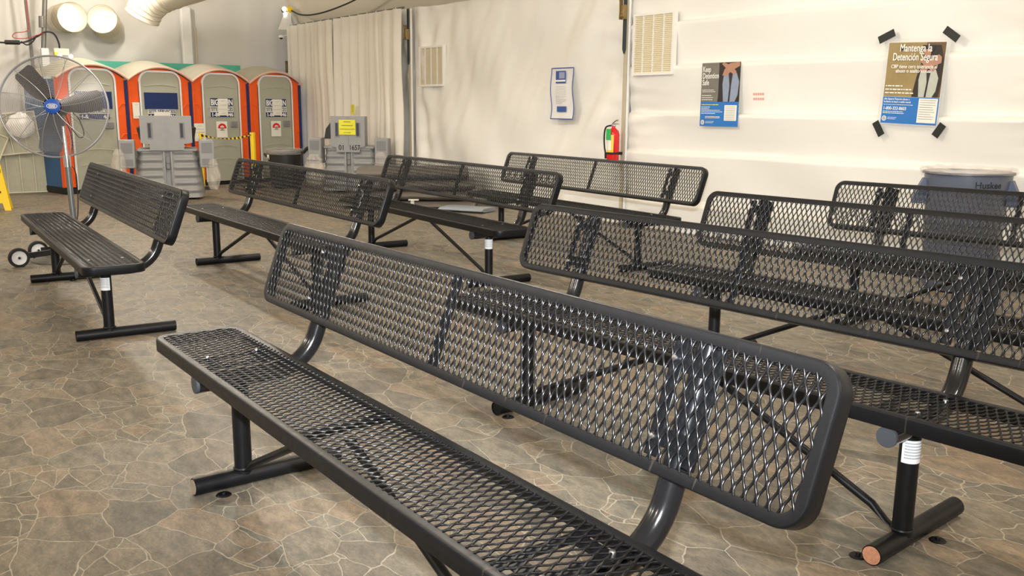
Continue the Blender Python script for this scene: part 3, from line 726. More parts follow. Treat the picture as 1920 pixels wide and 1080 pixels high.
# ---------------------------------------------------------------- HAND-WASH STATIONS
def station(label, loc, rz, numbered):
    t = thing('hand_wash_station', label, 'sink', loc, rz, group='grey hand-wash stations')
    b = MB(); hw = 0.42
    for s in (-1, 1):
        def fn(a, q, s=s):
            z = 0.03+0.64*q; rib = 0.018*(math.sin(2*PI*z/0.105)); bow = 0.05*(1-q)
            th_ = a*PI*0.5
            x = s*(0.055+(hw-0.055-0.10+bow)*min(1, a*1.25)+(0.10*math.sin(max(0, (a-0.8)/0.2)*PI/2)))
            y = -0.02-bow-rib*(1 if 0.08 < a < 0.93 else 0)+(0.42*max(0, (a-0.8)/0.2)**1.6)
            return (x, y, z)
        b.grid(24, 60, fn)
    b.box(-hw+0.02, hw-0.02, 0.12, 0.5, 0.03, 0.66, 0.02)
    b.box(-0.06, -0.035, -0.06, 0.05, 0.02, 0.66, 0.006); b.box(0.035, 0.06, -0.06, 0.05, 0.02, 0.66, 0.006); b.box(-0.04, 0.04, 0.0, 0.02, 0.02, 0.66)
    obj('tank', b, SINKG, t, sharp=0.9, fix=False)
    b = MB(); b.box(-hw+0.03, hw-0.03, -0.05, 0.5, 0.655, 0.70, 0.015); obj('deck', b, SINKG, t)
    b = MB(); b.box(-0.03, 0.03, -0.055, -0.01, 0.42, 0.6, 0.01); b.box(-0.022, 0.022, -0.07, -0.05, 0.50, 0.515, 0.004); obj('foot_pump', b, SINKD, t)
    # splash panel with two slots
    b = MB(); pw = 0.33; zt = 1.14; zb = 0.70
    pl = [(-pw, zt), (-pw, zb+0.08), (-pw+0.11, zb+0.06), (-pw+0.11, zb-0.02), (pw-0.11, zb-0.02), (pw-0.11, zb+0.06), (pw, zb+0.08), (pw, zt)]
    if numbered: pl = [(-0.26, zt), (-0.26, zb), (-0.18, zb-0.02), (-0.18, zb-0.09), (0.18, zb-0.09), (0.18, zb-0.02), (0.26, zb), (0.26, zt)]
    b.prism(pl, -0.08, 0.10); b.box(-0.008, 0.008, -0.088, -0.08, zb, zt-0.005)
    p_ = obj('splash_panel', b, SINKG, t, sharp=0.5)
    for s in (-1, 1):
        b = MB(); x = s*0.205 if not numbered else s*0.16
        b.box(x-0.034, x+0.034, -0.083, -0.0805, zb+0.13, zt-0.09); b.m(1); b.box(x-0.024, x+0.012, -0.086, -0.0825, zb+0.15, zt-0.1)
        obj('towel_slot', b, [SINKD, DISC], p_)
    if numbered:
        text('number', '01', 0.105, BLKTXT, p_, (-0.145, -0.084, 0.645), bold=0.01, fitw=0.075); text('number', '1657', 0.105, BLKTXT, p_, (0.015, -0.084, 0.645), bold=0.01, fitw=0.155)
    # side soap boxes
    for s in (-1, 1):
        b = MB(); x0 = s*0.41; x1 = s*0.61; xa, xb = min(x0, x1), max(x0, x1)
        b.box(xa, xb, -0.10, 0.12, 0.44, 0.82, 0.012); b.m(1); b.box(xa+0.03, xb-0.03, -0.104, -0.098, 0.64, 0.78); b.box(xa+0.03, xb-0.03, -0.104, -0.098, 0.47, 0.56)
        obj('towel_dispenser', b, [SINKG, SINKD], t)
    b = MB()
    if not numbered: b.lathe([(0.0, 0.70), (0.24, 0.72), (0.36, 0.80), (0.39, 0.95), (0.37, 0.97), (0.30, 0.86), (0, 0.80)], 24, T=Matrix.Translation((0, 0.24, 0.02))@Matrix.Diagonal((1, 0.6, 1, 1)))
    if not numbered: obj('basin', b, CANB, t)
    return t
def clear_bag(label, loc, r, h_, seed):
    b = MB()
    def fn(s, q):
        a = 2*PI*s; rr_ = r*(0.45+0.9*math.sin(PI*min(1, q*0.9+0.12)))*(1+0.22*nz(math.cos(a)*2+seed, math.sin(a)*2, q*4))
        if q > 0.8: rr_ *= 1.3
        return (rr_*math.cos(a)*1.1, rr_*math.sin(a)*0.6, -h_*(1-q))
    b.grid(28, 18, fn); return tag(obj('plastic_bag', b, BAG, loc=loc, sharp=0.3), label, 'bag', 'clear plastic bags on the hand-wash stations')
SR1 = math.atan2(TDIR.y, TDIR.x)-0.0
SR1 = 2.50+PI-PI  # faces the camera
s1 = Vector((-13.02, 3.80, 0)); rot1 = math.atan2(0.80, 0.60)-0.0
rot1 = math.atan2(0.957, -0.29)-0.60
station('double hand-wash station with a tall grey splash panel, in front of the banner toilet', s1, rot1, False)
def loc_on(p0, rz, x, y, z): return p0+Vector((x*math.cos(rz)-y*math.sin(rz), x*math.sin(rz)+y*math.cos(rz), z))
clear_bag('crumpled clear bag tied to the left box of the double hand-wash station', loc_on(s1, rot1, -0.62, -0.12, 0.70), 0.11, 0.42, 1)
clear_bag('clear bag hanging from the right box beside the yellow stanchion', loc_on(s1, rot1, 0.58, -0.14, 0.56), 0.10, 0.42, 5)
s2 = Vector((-12.72, 6.40, 0)); rot2 = rot1-0.42
station('hand-wash station numbered 01 1657 in front of the pleated curtain', s2, rot2, True)
clear_bag('clear bag hanging from the left box of the numbered hand-wash station', loc_on(s2, rot2, -0.50, -0.16, 0.58), 0.16, 0.46, 9)
clear_bag('clear bag hanging from the right box of the numbered hand-wash station', loc_on(s2, rot2, 0.52, -0.16, 0.62), 0.11, 0.48, 12)
notice('paper_notice', 'yellow notice on the splash panel of the numbered hand-wash station', loc_on(s2, rot2, 0.0, -0.10, 0.98), rot2, 0.25, 0.22, 4, LEMON, im=BLKTXT)
# dark towel pack behind station 2
b = MB(); b.prism([(-0.10, 0), (0.06, 0), (0.10, 0.10), (0.09, 0.26), (0.0, 0.24), (-0.07, 0.15)], 0, 0.07)
tag(obj('dust_brush', b, CANB, loc=loc_on(s2, rot2, -0.32, 0.12, 0.80), rot=(0, 0, rot2)), 'dark object propped left of the numbered splash panel', 'brush')

lamp('daylight_gap', (-16.1, 6.93, 0.9), 5, (0.45, 0.62, 1.0), 0.15)
# ---------------------------------------------------------------- STANCHIONS + TAPE
def stanchion(label, u, v, lean=0, r=0.03):
    t = thing('stanchion', label, 'stanchion', (u, v, 0), group='yellow stanchions')
    b = MB(); b.lathe([(0, 0.04), (0.05, 0.04), (0.17, 0.018), (0.185, 0.0), (0, 0)], 28); obj('base', b, RUBB, t)
    b = MB(); b.tube([(0, 0, 0.03), (lean*0.5, 0, 0.45), (lean, 0, 0.84)], r, 14); obj('post', b, YEL, t)
    b = MB(); b.tube([(lean, 0, 0.84), (lean, 0, 0.87)], r*1.1, 14); obj('head', b, YEL, t)
    return t
stanchion('slim yellow stanchion beside the double hand-wash station', -14.40, 4.72, 0, 0.026)
stanchion('thick yellow stanchion between the two right-hand toilets', -14.28, 5.50, 0, 0.042)
b = MB(); A_ = Vector((-14.40, 4.72, 0.83)); C_ = Vector((-14.28, 5.50, 0.84)); Nn = 26
for k in range(Nn):
    def P(t, dz): 
        p = A_.lerp(C_, t); return (p.x+0.03, p.y, p.z-0.06*math.sin(PI*t)+dz*(0.6+0.4*math.cos(9*t)))
    b.m(k % 2); t0, t1 = k/Nn, (k+1)/Nn; b.add([P(t0, -0.018), P(t1+0.01, -0.018), P(t1-0.0, 0.018), P(t0-0.01, 0.018)], [(0, 1, 2, 3)])
tag(obj('barrier_tape', b, [YBLK, YEL]), 'black and yellow striped tape between the two stanchions', 'tape')

# ---------------------------------------------------------------- BLACK BIN
t = thing('rubbish_bin', 'black bin with clear liner in front of the right end toilet', 'bin', (-14.02, 5.92, 0), 0.9)
b = MB(); b.lathe([(0, 0.02), (0.22, 0.02), (0.235, 0.05), (0.275, 0.55), (0.29, 0.56), (0.29, 0.60), (0.268, 0.60), (0.25, 0.5), (0.22, 0.06), (0, 0.05)], 32); obj('tub', b, CANB, t)
b = MB(); b.tube([(0.28, -0.07, 0.55), (0.35, -0.07, 0.62), (0.36, 0, 0.64), (0.35, 0.07, 0.62), (0.28, 0.07, 0.55)], 0.018, 8); b.tube([(-0.28, -0.07, 0.5), (-0.33, 0, 0.53), (-0.28, 0.07, 0.5)], 0.018, 8); obj('handle', b, CANB, t)
b = MB(); b.grid(48, 4, lambda s, q: ((0.285+0.012*math.sin(PI*q)+0.008*nz(s*30, q*2))*math.cos(2*PI*s), (0.285+0.012*math.sin(PI*q)+0.008*nz(s*30, q*2))*math.sin(2*PI*s), 0.535+0.085*q+0.012*nz(s*14, 4))); obj('liner', b, BAG, t, sharp=1.5)
b = MB()
for k in range(8):
    a0 = -2.75+0.4*k/8; a1 = a0+0.05; b.add([(0.283*math.cos(a), 0.283*math.sin(a), z) for a in (a0, a1) for z in (0.47-0.02*math.sin(k), 0.53)], [(0, 2, 3, 1)])
obj('torn_label', b, PAPER, t)

# ---------------------------------------------------------------- BIG GREY BIN
t = thing('rubbish_bin', 'big blue-grey round bin with clear liner in front of the white wall', 'bin', (-3.37, 6.6, 0), 0)
RB, HB = 0.285, 0.86
b = MB(); b.lathe([(0, 0.01), (0.23, 0.01), (0.245, 0.04), (RB-0.012, HB-0.14), (RB, HB-0.1), (RB+0.004, HB-0.02), (RB+0.018, HB-0.015), (RB+0.018, HB), (RB-0.006, HB), (RB-0.02, HB-0.1), (0.23, 0.05), (0, 0.04)], 56); obj('tub', b, HUSK, t)
av = math.atan2(-6.6, 3.37)
for s in (-1, 1):
    a = av+s*1.45
    b = MB(); T_ = Matrix.Rotation(a, 4, 'Z')
    b.prism([(RB-0.02, HB-0.05), (RB+0.012, HB-0.06), (RB+0.075, HB-0.20), (RB+0.075, HB-0.235), (RB-0.02, HB-0.235)], -0.075, 0.075, T=T_)
    obj('handle', b, HUSKD, t, sharp=0.4, fix=True)
b = MB()
def lf(s, q):
    a = 2*PI*s; ph = 2*PI*q; r = RB+0.012+0.026*math.cos(ph)+0.006*nz(math.cos(a)*7, math.sin(a)*7, q*2); z = HB+0.006+0.022*math.sin(ph)+0.010*nz(math.cos(a)*4, math.sin(a)*4, 3+q)
    return (r*math.cos(a), r*math.sin(a), z)
b.grid(96, 10, lf)
b.grid(72, 8, lambda s, q: ((RB-0.02-0.03*q)*math.cos(2*PI*s)*(1+0.05*nz(math.cos(2*PI*s)*5, math.sin(2*PI*s)*5, q)), (RB-0.02-0.03*q)*math.sin(2*PI*s), HB-0.3*q))
obj('liner', b, BAG, t, sharp=1.2)
def curved_text(s, size, m, parent, r, a0, z, bold):
    o = text('lettering', s, size, m, parent, (0, 0, 0), rot=(0, 0, 0), align='CENTER', bold=bold, ext=0.0)
    for v in o.data.vertices:
        x, y = v.co.x, v.co.y; a = a0+x/r; v.co = ((r+0.0015)*math.cos(a), (r+0.0015)*math.sin(a), z+y)
    return o
curved_text('Huskee', 0.062, BLKTXT, t, RB+0.001, av+0.50, HB-0.100, 0.02)
b = MB()
for k in range(20):
    a0 = av+0.50-0.32+0.64*k/20; a1 = a0+0.64/20*0.8; b.add([((RB+0.002)*math.cos(a), (RB+0.002)*math.sin(a), HB-0.114+z) for a in (a0, a1) for z in (0, 0.004)], [(0, 2, 3, 1)])
obj('underline', b, BLKTXT, t)

# ---------------------------------------------------------------- MATTRESSES
def mattress(label, loc, rz, w_, d_, h_, m, seed, group='grey mattresses on the floor', fold=True, sag=0.0):
    t = thing('mattress', label, 'mattress', loc, rz, group=group)
    b = MB()
    def sec(s, q):
        a = 2*PI*q
        n_ = 5.0; ca, sa = math.cos(a), math.sin(a)
        y = d_/2*math.copysign(abs(ca)**(2/n_), ca); z = h_/2*math.copysign(abs(sa)**(1.25), sa)
        x = -w_/2+w_*s; e = min(1, min(s, 1-s)*14); k = 0.80+0.2*math.sqrt(e)
        return (x, y*(0.96+0.04*math.sqrt(e)), h_/2+z*k+0.010*nz(x*3, y*3, seed)+sag*abs(s-0.5)**2)
    b.grid(40, 32, sec)
    # ends
    for s in (0, 1):
        ring = [Vector(sec(s, k/32)) for k in range(32)]; b.add(ring, [tuple(range(32))])
    obj('cover', b, m, t, sharp=1.2, fix=True)
    b = MB(); b.tube([(-w_/2*0.98+w_*0.98*k/12, -d_/2*0.99, h_*0.5) for k in range(13)], 0.004, 6); obj('seam', b, m, t)
    return t
mc = Vector((-10.62, 6.32, 0)); mr = 0.93+0.08
mdir = Vector((math.cos(mr), math.sin(mr), 0))
mattress('thin grey mattress lying flat at the bottom of the pile', (-10.48, 6.16, 0), mr-0.1, 1.70, 0.75, 0.075, MATG, 1)
mattress('grey mattress on the floor mattress, lowest of the thick folded ones', (-10.60, 6.33, 0.078), mr, 1.45, 0.70, 0.13, MATG, 2)
mattress('thick folded grey mattress in the middle of the pile', (-10.62, 6.34, 0.21), mr+0.02, 1.50, 0.70, 0.145, MATG, 3)
mattress('thick folded grey mattress on top of the pile', (-10.66, 6.30, 0.358), mr-0.02, 1.45, 0.72, 0.15, MATG, 4)
mattress('pale blue-grey mat sticking out at the right foot of the pile', (-9.62, 6.46, 0.0), mr-0.5, 0.62, 0.42, 0.06, MATB, 6, group=None)
b = MB(); b.box(-0.022, 0.022, -0.003, 0.0, -0.01, 0.13); b.box(-0.05, 0.08, -0.06, 0.06, 0.13, 0.136)
tag(obj('strap_tag', b, PAPER, loc=(-10.06, 5.92, 0.0), rot=(0, 0, mr)), 'white tag hanging over the edge of the bottom mattress', 'tag')

# ---------------------------------------------------------------- FAN
fanp = Vector((-8.497, 1.669, 0)); view = math.atan2(1.669, -8.497)
t = thing('pedestal_fan', 'big wire-caged pedestal fan with a blue badge, left of the benches', 'fan', fanp)
b = MB(); b.lathe([(0, 0.03), (0.27, 0.028), (0.30, 0.012), (0.30, 0), (0, 0)], 36, T=Matrix.Translation((0.16, -0.08, 0))); obj('base', b, ALU, t)
HUB = Vector((-8.645, 1.615, 1.258))-fanp
b = MB(); b.tube([(0, 0, 0.02), (-0.02, -0.01, 0.5), (-0.03, -0.015, 0.84)], 0.024, 14); obj('pole', b, FANP, t)
b = MB(); b.tube([(-0.03, -0.015, 0.78), (-0.05, -0.02, 1.1)], 0.016, 12); b.tube([(-0.028, -0.014, 0.76), (-0.03, -0.015, 0.86)], 0.03, 14); obj('inner_pole', b, CHROME, t)
# head frame: faces the camera, turned a little and tilted up
fd = Vector((8.64, -1.63, 0.55)).normalized(); fd = (Matrix.Rotation(-0.16, 4, 'Z') @ fd)
zx = Vector((0, 0, 1)).cross(fd).normalized(); zy = fd.cross(zx)
HM = Matrix((zx, zy, fd)).transposed().to_4x4(); HM.translation = HUB
RF = 0.42
hm = MB()
def dome(r, front=True):
    k = max(0, 1-(r/RF)**2.4); return (0.085 if front else -0.12)*k
b = MB()
for k in range(40): r = 0.075+(RF-0.075)*k/40; b.torus((0, 0, dome(r)+0.02), r, 0.0013, n=64, k=3, T=HM)
for k in range(12):
    a = 2*PI*k/12; b.tube([HM @ Vector((r*math.cos(a+0.25*(r/RF)), r*math.sin(a+0.25*(r/RF)), dome(r)+0.022)) for r in [0.06+(RF-0.06)*j/8 for j in range(9)]], 0.0026, 5)
obj('front_grille', b, CAGE, t)
b = MB()
for k in range(22): r = 0.10+(RF-0.10)*k/22; b.torus((0, 0, dome(r, False)-0.02), r, 0.0011, n=64, k=3, T=HM)
for k in range(12):
    a = 2*PI*k/12; b.tube([HM @ Vector((r*math.cos(a-0.3*(r/RF)), r*math.sin(a-0.3*(r/RF)), dome(r, False)-0.02)) for r in [0.1+(RF-0.1)*j/6 for j in range(7)]], 0.0022, 5)
obj('rear_grille', b, CAGE, t)
b = MB(); b.torus((0, 0, 0.02), RF, 0.007, n=72, k=8, T=HM); b.torus((0, 0, -0.02), RF, 0.006, n=72, k=8, T=HM); obj('grille_rim', b, CAGE, t)
for k, a in enumerate((2.22, 0.17, 4.55)):
    b = MB()
    def bl(s, q, a=a):
        r = 0.05+0.33*s; wd = 0.045+0.042*min(1, s*2.2); x = (q-0.5)*2*wd
        rnd = 1 if s < 0.93 else 1-0.22*((s-0.93)/0.07)**2
        p = Vector((r, x*rnd, -0.01-0.30*x*(1-0.5*s))); c, sn = math.cos(a), math.sin(a)
        return HM @ Vector((p.x*c-p.y*sn, p.x*sn+p.y*c, p.z))
    b.grid(14, 8, bl)
    o_ = len(b.v)
    b.add([Vector(v)-fd*0.003 for v in b.v[:o_]], [tuple(reversed(f)) for f in b.f[:]])
    obj('blade', b, FANB, t, sharp=1.0)
b = MB(); b.lathe([(0, 0.118), (0.045, 0.116), (0.062, 0.105), (0.062, 0.095), (0, 0.095)], 28, T=HM); bd = obj('badge', b, BLUEC, t, label='round blue badge in the centre of the grille')
b = MB(); b.m(0)
b.torus((0, 0, 0.119), 0.034, 0.0022, n=36, k=4, T=HM, sx=1.15, sy=0.62); 
for k in range(-2, 3): b.box(-0.024, 0.024, k*0.007-0.0012, k*0.007+0.0012, 0.1185, 0.1195, T=HM)
for k in range(-3, 4): b.box(k*0.008-0.001, k*0.008+0.001, -0.016, 0.016, 0.1185, 0.1195, T=HM)
obj('emblem', b, TXT, bd)
b = MB(); b.lathe([(0, 0.0), (0.05, 0.0), (0.06, -0.03), (0.075, -0.06), (0.08, -0.2), (0.06, -0.24), (0, -0.24)], 24, T=HM); obj('motor', b, FANB, t)
b = MB(); b.box(-0.05, 0.05, -0.16, -0.05, -0.16, -0.08, 0.01, T=HM); obj('yoke', b, FANP, t)
b = MB(); b.tube(smooth_path([HM @ Vector(q) for q in ((0.06, -0.05, -0.12), (0.10, -0.16, -0.10), (0.16, -0.25, -0.10), (0.20, -0.22, -0.10), (0.17, -0.10, -0.10), (0.12, -0.04, -0.12))], 6), 0.0045, 6)
b.tube(smooth_path([HM @ Vector(q) for q in ((0.04, -0.08, -0.14), (0.09, -0.2, -0.12), (0.10, -0.33, -0.1), (0.07, -0.46, -0.06))]+[Vector((-0.0, 0.04, 0.7)), Vector((0.03, 0.02, 0.35)), Vector((0.0, -0.05, 0.12)), Vector((-0.1, 0.1, 0.006)), Vector((-0.5, 0.3, 0.006))], 6), 0.0045, 6); obj('power_cord', b, CORD, t)
ax = Vector((-0.30, -0.28, 0)).normalized()
W1 = Vector((0.33, -0.50, 0.075)); W2 = Vector((-0.02, -0.30, 0.075))
for wp in (W1, W2):
    d_ = (Vector((1.0, 0.0, 0)))*0.022; Tm = Matrix.Translation(wp) @ Matrix.Rotation(PI/2, 4, 'Y') @ Matrix.Rotation(0, 4, 'Z')
    wz = thing
    b = MB(); b.lathe([(0.055, -0.022), (0.072, -0.022), (0.078, -0.012), (0.078, 0.012), (0.072, 0.022), (0.055, 0.022)], 32, T=Tm); wo = obj('wheel', b, RUBB, t)
    b = MB(); b.lathe([(0, 0.018), (0.012, 0.022), (0.02, 0.012), (0.05, 0.014), (0.06, 0.021), (0.06, -0.02), (0, -0.02)], 32, T=Tm); obj('wheel_disc', b, WHITE, wo, label='white wheel disc')
b = MB(); b.tube([W1+Vector((0.03, 0, 0)), W1-Vector((0.05, 0, 0))], 0.01, 8); b.tube([W2+Vector((0.03, 0, 0)), W2-Vector((0.03, 0, 0))], 0.01, 8)
def bar(p, q, hw_, hh): 
    p, q = Vector(p), Vector(q); d_ = (q-p).normalized(); sd = Vector((-d_.y, d_.x, 0)).normalized()
    vs = [pp+sd*sx*hw_+Vector((0, 0, sz*hh)) for pp in (p, q) for sx in (-1, 1) for sz in (-1, 1)]
    return vs, [(0, 1, 3, 2), (4, 6, 7, 5), (0, 4, 5, 1), (2, 3, 7, 6), (0, 2, 6, 4), (1, 5, 7, 3)]
b.add(*bar(W1+Vector((-0.05, 0.02, 0.0)), Vector((0.20, -0.08, 0.09)), 0.012, 0.022)); b.add(*bar(W2+Vector((0, 0.02, 0.0)), Vector((0.10, -0.02, 0.09)), 0.012, 0.022))
obj('wheel_bracket', b, FANB, t)

# ---------------------------------------------------------------- WET FLOOR SIGN
wf = Vector((-12.85, 1.60, 0)); wr = math.atan2(TDIR.y, TDIR.x)-0.45
t = thing('wet_floor_sign', 'yellow folding caution sign at the left edge of the picture', 'sign', wf, wr)
for s in (-1, 1):
    b = MB(); T_ = Matrix.Translation((0, s*0.13, 0)) @ Matrix.Rotation(-s*-0.21, 4, 'X')
    pl = [(-0.22, 0), (-0.15, 0), (-0.13, 0.09), (0.13, 0.09), (0.15, 0), (0.22, 0), (0.13, 0.60), (0.09, 0.62), (-0.09, 0.62), (-0.13, 0.60)]
    b.prism(pl, -0.008, 0.008, T=T_); p_ = obj('panel', b, YEL, t, sharp=0.5, fix=True)
    if s < 0:
        b = MB(); tri = [(-0.12, 0.22), (0.12, 0.22), (0.0, 0.42)]; n_ = 3
        for i in range(3):
            a_, c_ = tri[i], tri[(i+1) % 3]; b.tube([T_ @ Vector((a_[0], -0.012, a_[1])), T_ @ Vector((c_[0], -0.012, c_[1]))], 0.006, 5)
        b.box(-0.05, 0.05, -0.012, -0.009, 0.235, 0.243, T=T_); b.tube([T_ @ Vector(q) for q in ((-0.03, -0.012, 0.25), (0.0, -0.012, 0.30), (0.03, -0.012, 0.34))], 0.009, 6)
        b.tube([T_ @ Vector(q) for q in ((0.0, -0.012, 0.30), (0.045, -0.012, 0.29), (0.055, -0.012, 0.25))], 0.007, 6); b.box(-0.10, 0.10, -0.012, -0.009, 0.125, 0.15, T=T_)
        obj('pictogram', b, BLKTXT, p_)
        me_o = text('lettering', 'CAUTION', 0.06, BLKTXT, p_, (0, 0, 0), rot=(0, 0, 0), align='CENTER', bold=0.02)
        me_o.matrix_local = T_ @ Matrix.Translation((0, -0.012, 0.465)) @ Matrix.Rotation(PI/2, 4, 'X')
        b = MB(); b.box(-0.045, 0.045, -0.010, 0.010, 0.535, 0.575, 0.004, T=T_); obj('hand_grip', b, WHITE, p_)

# ---------------------------------------------------------------- FILTER PANELS, BOARD
def filt(label, loc, rz, w_, h_, n, tilt, roll, d_=0.05):
    t = thing('air_filter', label, 'panel', loc, group='pleated air filter panels'); t.rotation_euler = (tilt, roll, rz)
    b = MB()
    b.grid(int(h_/0.012), 2, lambda s, q: ((q-0.5)*(w_-0.04), -0.006*(1 if int(s*h_/0.012+0.5) % 2 else -1), 0.02+(h_-0.04)*s)); obj('pleats', b, FILT, t, sharp=3)
    b = MB(); f_ = 0.022
    for (x0, x1, z0, z1) in ((-w_/2, w_/2, 0, f_), (-w_/2, w_/2, h_-f_, h_), (-w_/2, -w_/2+f_, f_, h_-f_), (w_/2-f_, w_/2, f_, h_-f_)): b.box(x0, x1, -0.02, 0.03, z0, z1, 0.003)
    for k in range(1, n): x = -w_/2+w_*k/n; b.box(x-0.006, x+0.006, -0.022, -0.012, f_, h_-f_)
    obj('frame', b, CARD, t); return t
fr_ = math.atan2(TDIR.y, TDIR.x)-0.25
filt('pleated air filter standing on the floor beside the narrow white board', (-15.12, 2.30, 0.0), fr_, 0.72, 0.58, 4, -0.06, 0.0)
filt('tilted air filter panel resting on top of the lower one', (-15.06, 2.22, 0.56), fr_, 0.76, 0.60, 4, -0.10, -0.09)
filt('slanting air filter panel at the left edge behind the caution sign', (-15.0, 1.70, 0.42), fr_, 0.55, 0.55, 3, -0.08, 0.42)
filt('air filter panel at the far left behind the caution sign', (-15.15, 1.62, 0.0), fr_, 0.60, 0.62, 4, -0.05, 0.0)
b = MB(); b.prism([(-0.075, 0.0), (-0.02, 0.06), (0.0, 0.03), (0.03, 0.07), (0.075, 0.02), (0.075, 0.62), (-0.075, 0.60)], 0, 0.03)
tag(obj('wooden_board', b, WHITE, loc=(-15.30, 2.78, 0.02), rot=(0, 0, fr_)), 'narrow white board standing between the filter panels and the blue cabin side', 'board')
def crumple(label, loc, r, seed):
    b = MB()
    b.grid(40, 24, lambda s, q: (lambda a, e: (r*(1+0.18*nz(math.cos(a)*3+seed, math.sin(a)*3, e*2))*math.cos(e)*0.45*math.cos(a), r*(1+0.25*nz(math.cos(a)*4, math.sin(a)*4+seed, e*3))*math.cos(e)*math.sin(a), r*1.05*(1+0.16*nz(math.sin(a)*2, e*3, seed))*math.sin(e)))(2*PI*s, -PI/2+PI*q))
    return tag(obj('plastic_bundle', b, BAGW, loc=loc, sharp=0.5), label, 'plastic bundle', 'shiny white bundles on the filters')
crumple('shiny crumpled white bundle seen through the fan cage, on top of the filter panels', (-14.93, 2.33, 0.98), 0.17, 2)
crumple('shiny white bundle cut off by the left edge of the picture', (-14.9, 1.85, 0.93), 0.17, 8)

# ---------------------------------------------------------------- WALL ITEMS
def vent(label, u, z, w_, h_, flap, rot=0):
    v = min(wall_pt(u+a*w_/2, z+c*h_/2) for a in (-1, -0.5, 0, 0.5, 1) for c in [k/20 for k in range(-20, 21)])-0.008
    t = thing('air_vent', label, 'vent', (u, v, z), group='cream louvred vents in the fabric wall'); t.rotation_euler = (0, rot, 0)
    b = MB(); b.box(-w_/2+0.012, w_/2-0.012, 0.01, 0.02, -h_/2+0.012, h_/2-0.012); obj('back_panel', b, VENTC, t)
    b = MB(); f_ = 0.026
    for (x0, x1, z0, z1) in ((-w_/2, w_/2, -h_/2, -h_/2+f_), (-w_/2, w_/2, h_/2-f_, h_/2), (-w_/2, -w_/2+f_, -h_/2+f_, h_/2-f_), (w_/2-f_, w_/2, -h_/2+f_, h_/2-f_)): b.box(x0, x1, -0.008, 0.045, z0, z1)
    for k in range(1, 4): x = -w_/2+w_*k/4; b.box(x-0.006, x+0.006, -0.006, 0.012, -h_/2+f_, h_/2-f_)
    obj('frame', b, FABRIC, t)
    b = MB(); n = 30
    for k in range(n): z_ = -h_/2+f_+(h_-2*f_)*k/n; b.box(-w_/2+f_, w_/2-f_, 0.0, 0.008, z_, z_+0.006)
    obj('slats', b, VENTL, t)
    if flap:
        b = MB(); b.grid(12, 12, lambda s, q: (-w_/2+0.09+(w_-0.12)*s, 0.0085-0.002*nz(s*4, q*4), -h_/2+0.03+(h_-0.15)*q+0.012*math.sin(5*s)*(q > 0.95))); obj('flap', b, VENTC, t)
    return t
vent('small cream vent beside the post at the end of the pleated curtain', -11.66, 1.865, 0.66, 0.57, False)
vent('larger cream vent right of the post with the fire extinguisher', -7.14, 1.955, 0.60, 0.64, True)

def bars(parent, m, x0, z0, widths, dz, hh, y=-0.0035, name='small_print'):
    """rows of print too small to read in the photograph, broken into words"""
    b = MB(); rnd = random.Random(len(widths)*31+int(abs(x0)*1e4))
    for k, w_ in enumerate(widths):
        x = x0
        while x < x0+w_:
            l = hh*rnd.uniform(1.2, 4.5); l = min(l, x0+w_-x); b.box(x, x+l, y, y+0.001, z0-k*dz, z0-k*dz+hh); x += l+hh*0.8
    return obj(name, b, m, parent)
# notice in plastic on the middle wall panel
U0, Z0 = -8.675, 1.455
t = thing('information_notice', 'tall white notice with blue border on the middle wall panel', 'poster', (U0, min(wall_pt(U0+du, Z0+dz) for du in (-.21, -.1, 0, .1, .21) for dz in [k*0.03 for k in range(-10, 11)])-0.012, Z0)); 
hw_, hh_ = 0.205, 0.298
wv = lambda s, q: 0.006*math.sin(9*q)+0.004*math.sin(7*s+3*q)
b = MB(); b.grid(10, 16, lambda s, q: ((s-0.5)*2*hw_+0.012*math.sin(7*q), wv(s, q)+0.004, (q-0.5)*2*hh_)); sh = obj('sheet', b, mat('notice_paper', (226, 224, 222), 0.35), t)
b = MB()
P_ = [(-hw_, -hh_), (hw_, -hh_), (hw_, hh_), (-hw_, hh_), (-hw_, -hh_)]
path = []
for i in range(4):
    for k in range(10):
        x = P_[i][0]+(P_[i+1][0]-P_[i][0])*k/10; z = P_[i][1]+(P_[i+1][1]-P_[i][1])*k/10; s = x/2/hw_+0.5; q = z/2/hh_+0.5; path.append((x+0.012*math.sin(7*q), wv(s, q)+0.001, z))
path.append(path[0]); b.tube(path, 0.006, 5); obj('border', b, PBLUE2, t)
b = MB(); b.box(-0.105, 0.075, -0.008, -0.004, 0.12, 0.265); b.m(1); b.box(-0.04, 0.06, -0.010, -0.0075, 0.175, 0.25); b.m(2); b.box(-0.105, 0.075, -0.010, -0.0075, 0.14, 0.16)
obj('photo', b, [PBLUE2, mat('photo_pale', (150, 156, 190), 0.4), TXT], t, label='small blue photo at the top of the notice')
b = MB(); b.box(-0.075, 0.095, -0.008, -0.004, -0.215, -0.15); obj('blue_box', b, PBLUE2, t)
bars(t, mat('faint_print', (196, 192, 188), 0.7), -0.10, 0.08, [0.17, 0.19, 0.18, 0.19, 0.17, 0.19, 0.18, 0.15, 0.19, 0.17, 0.12], 0.019, 0.006, -0.0065)

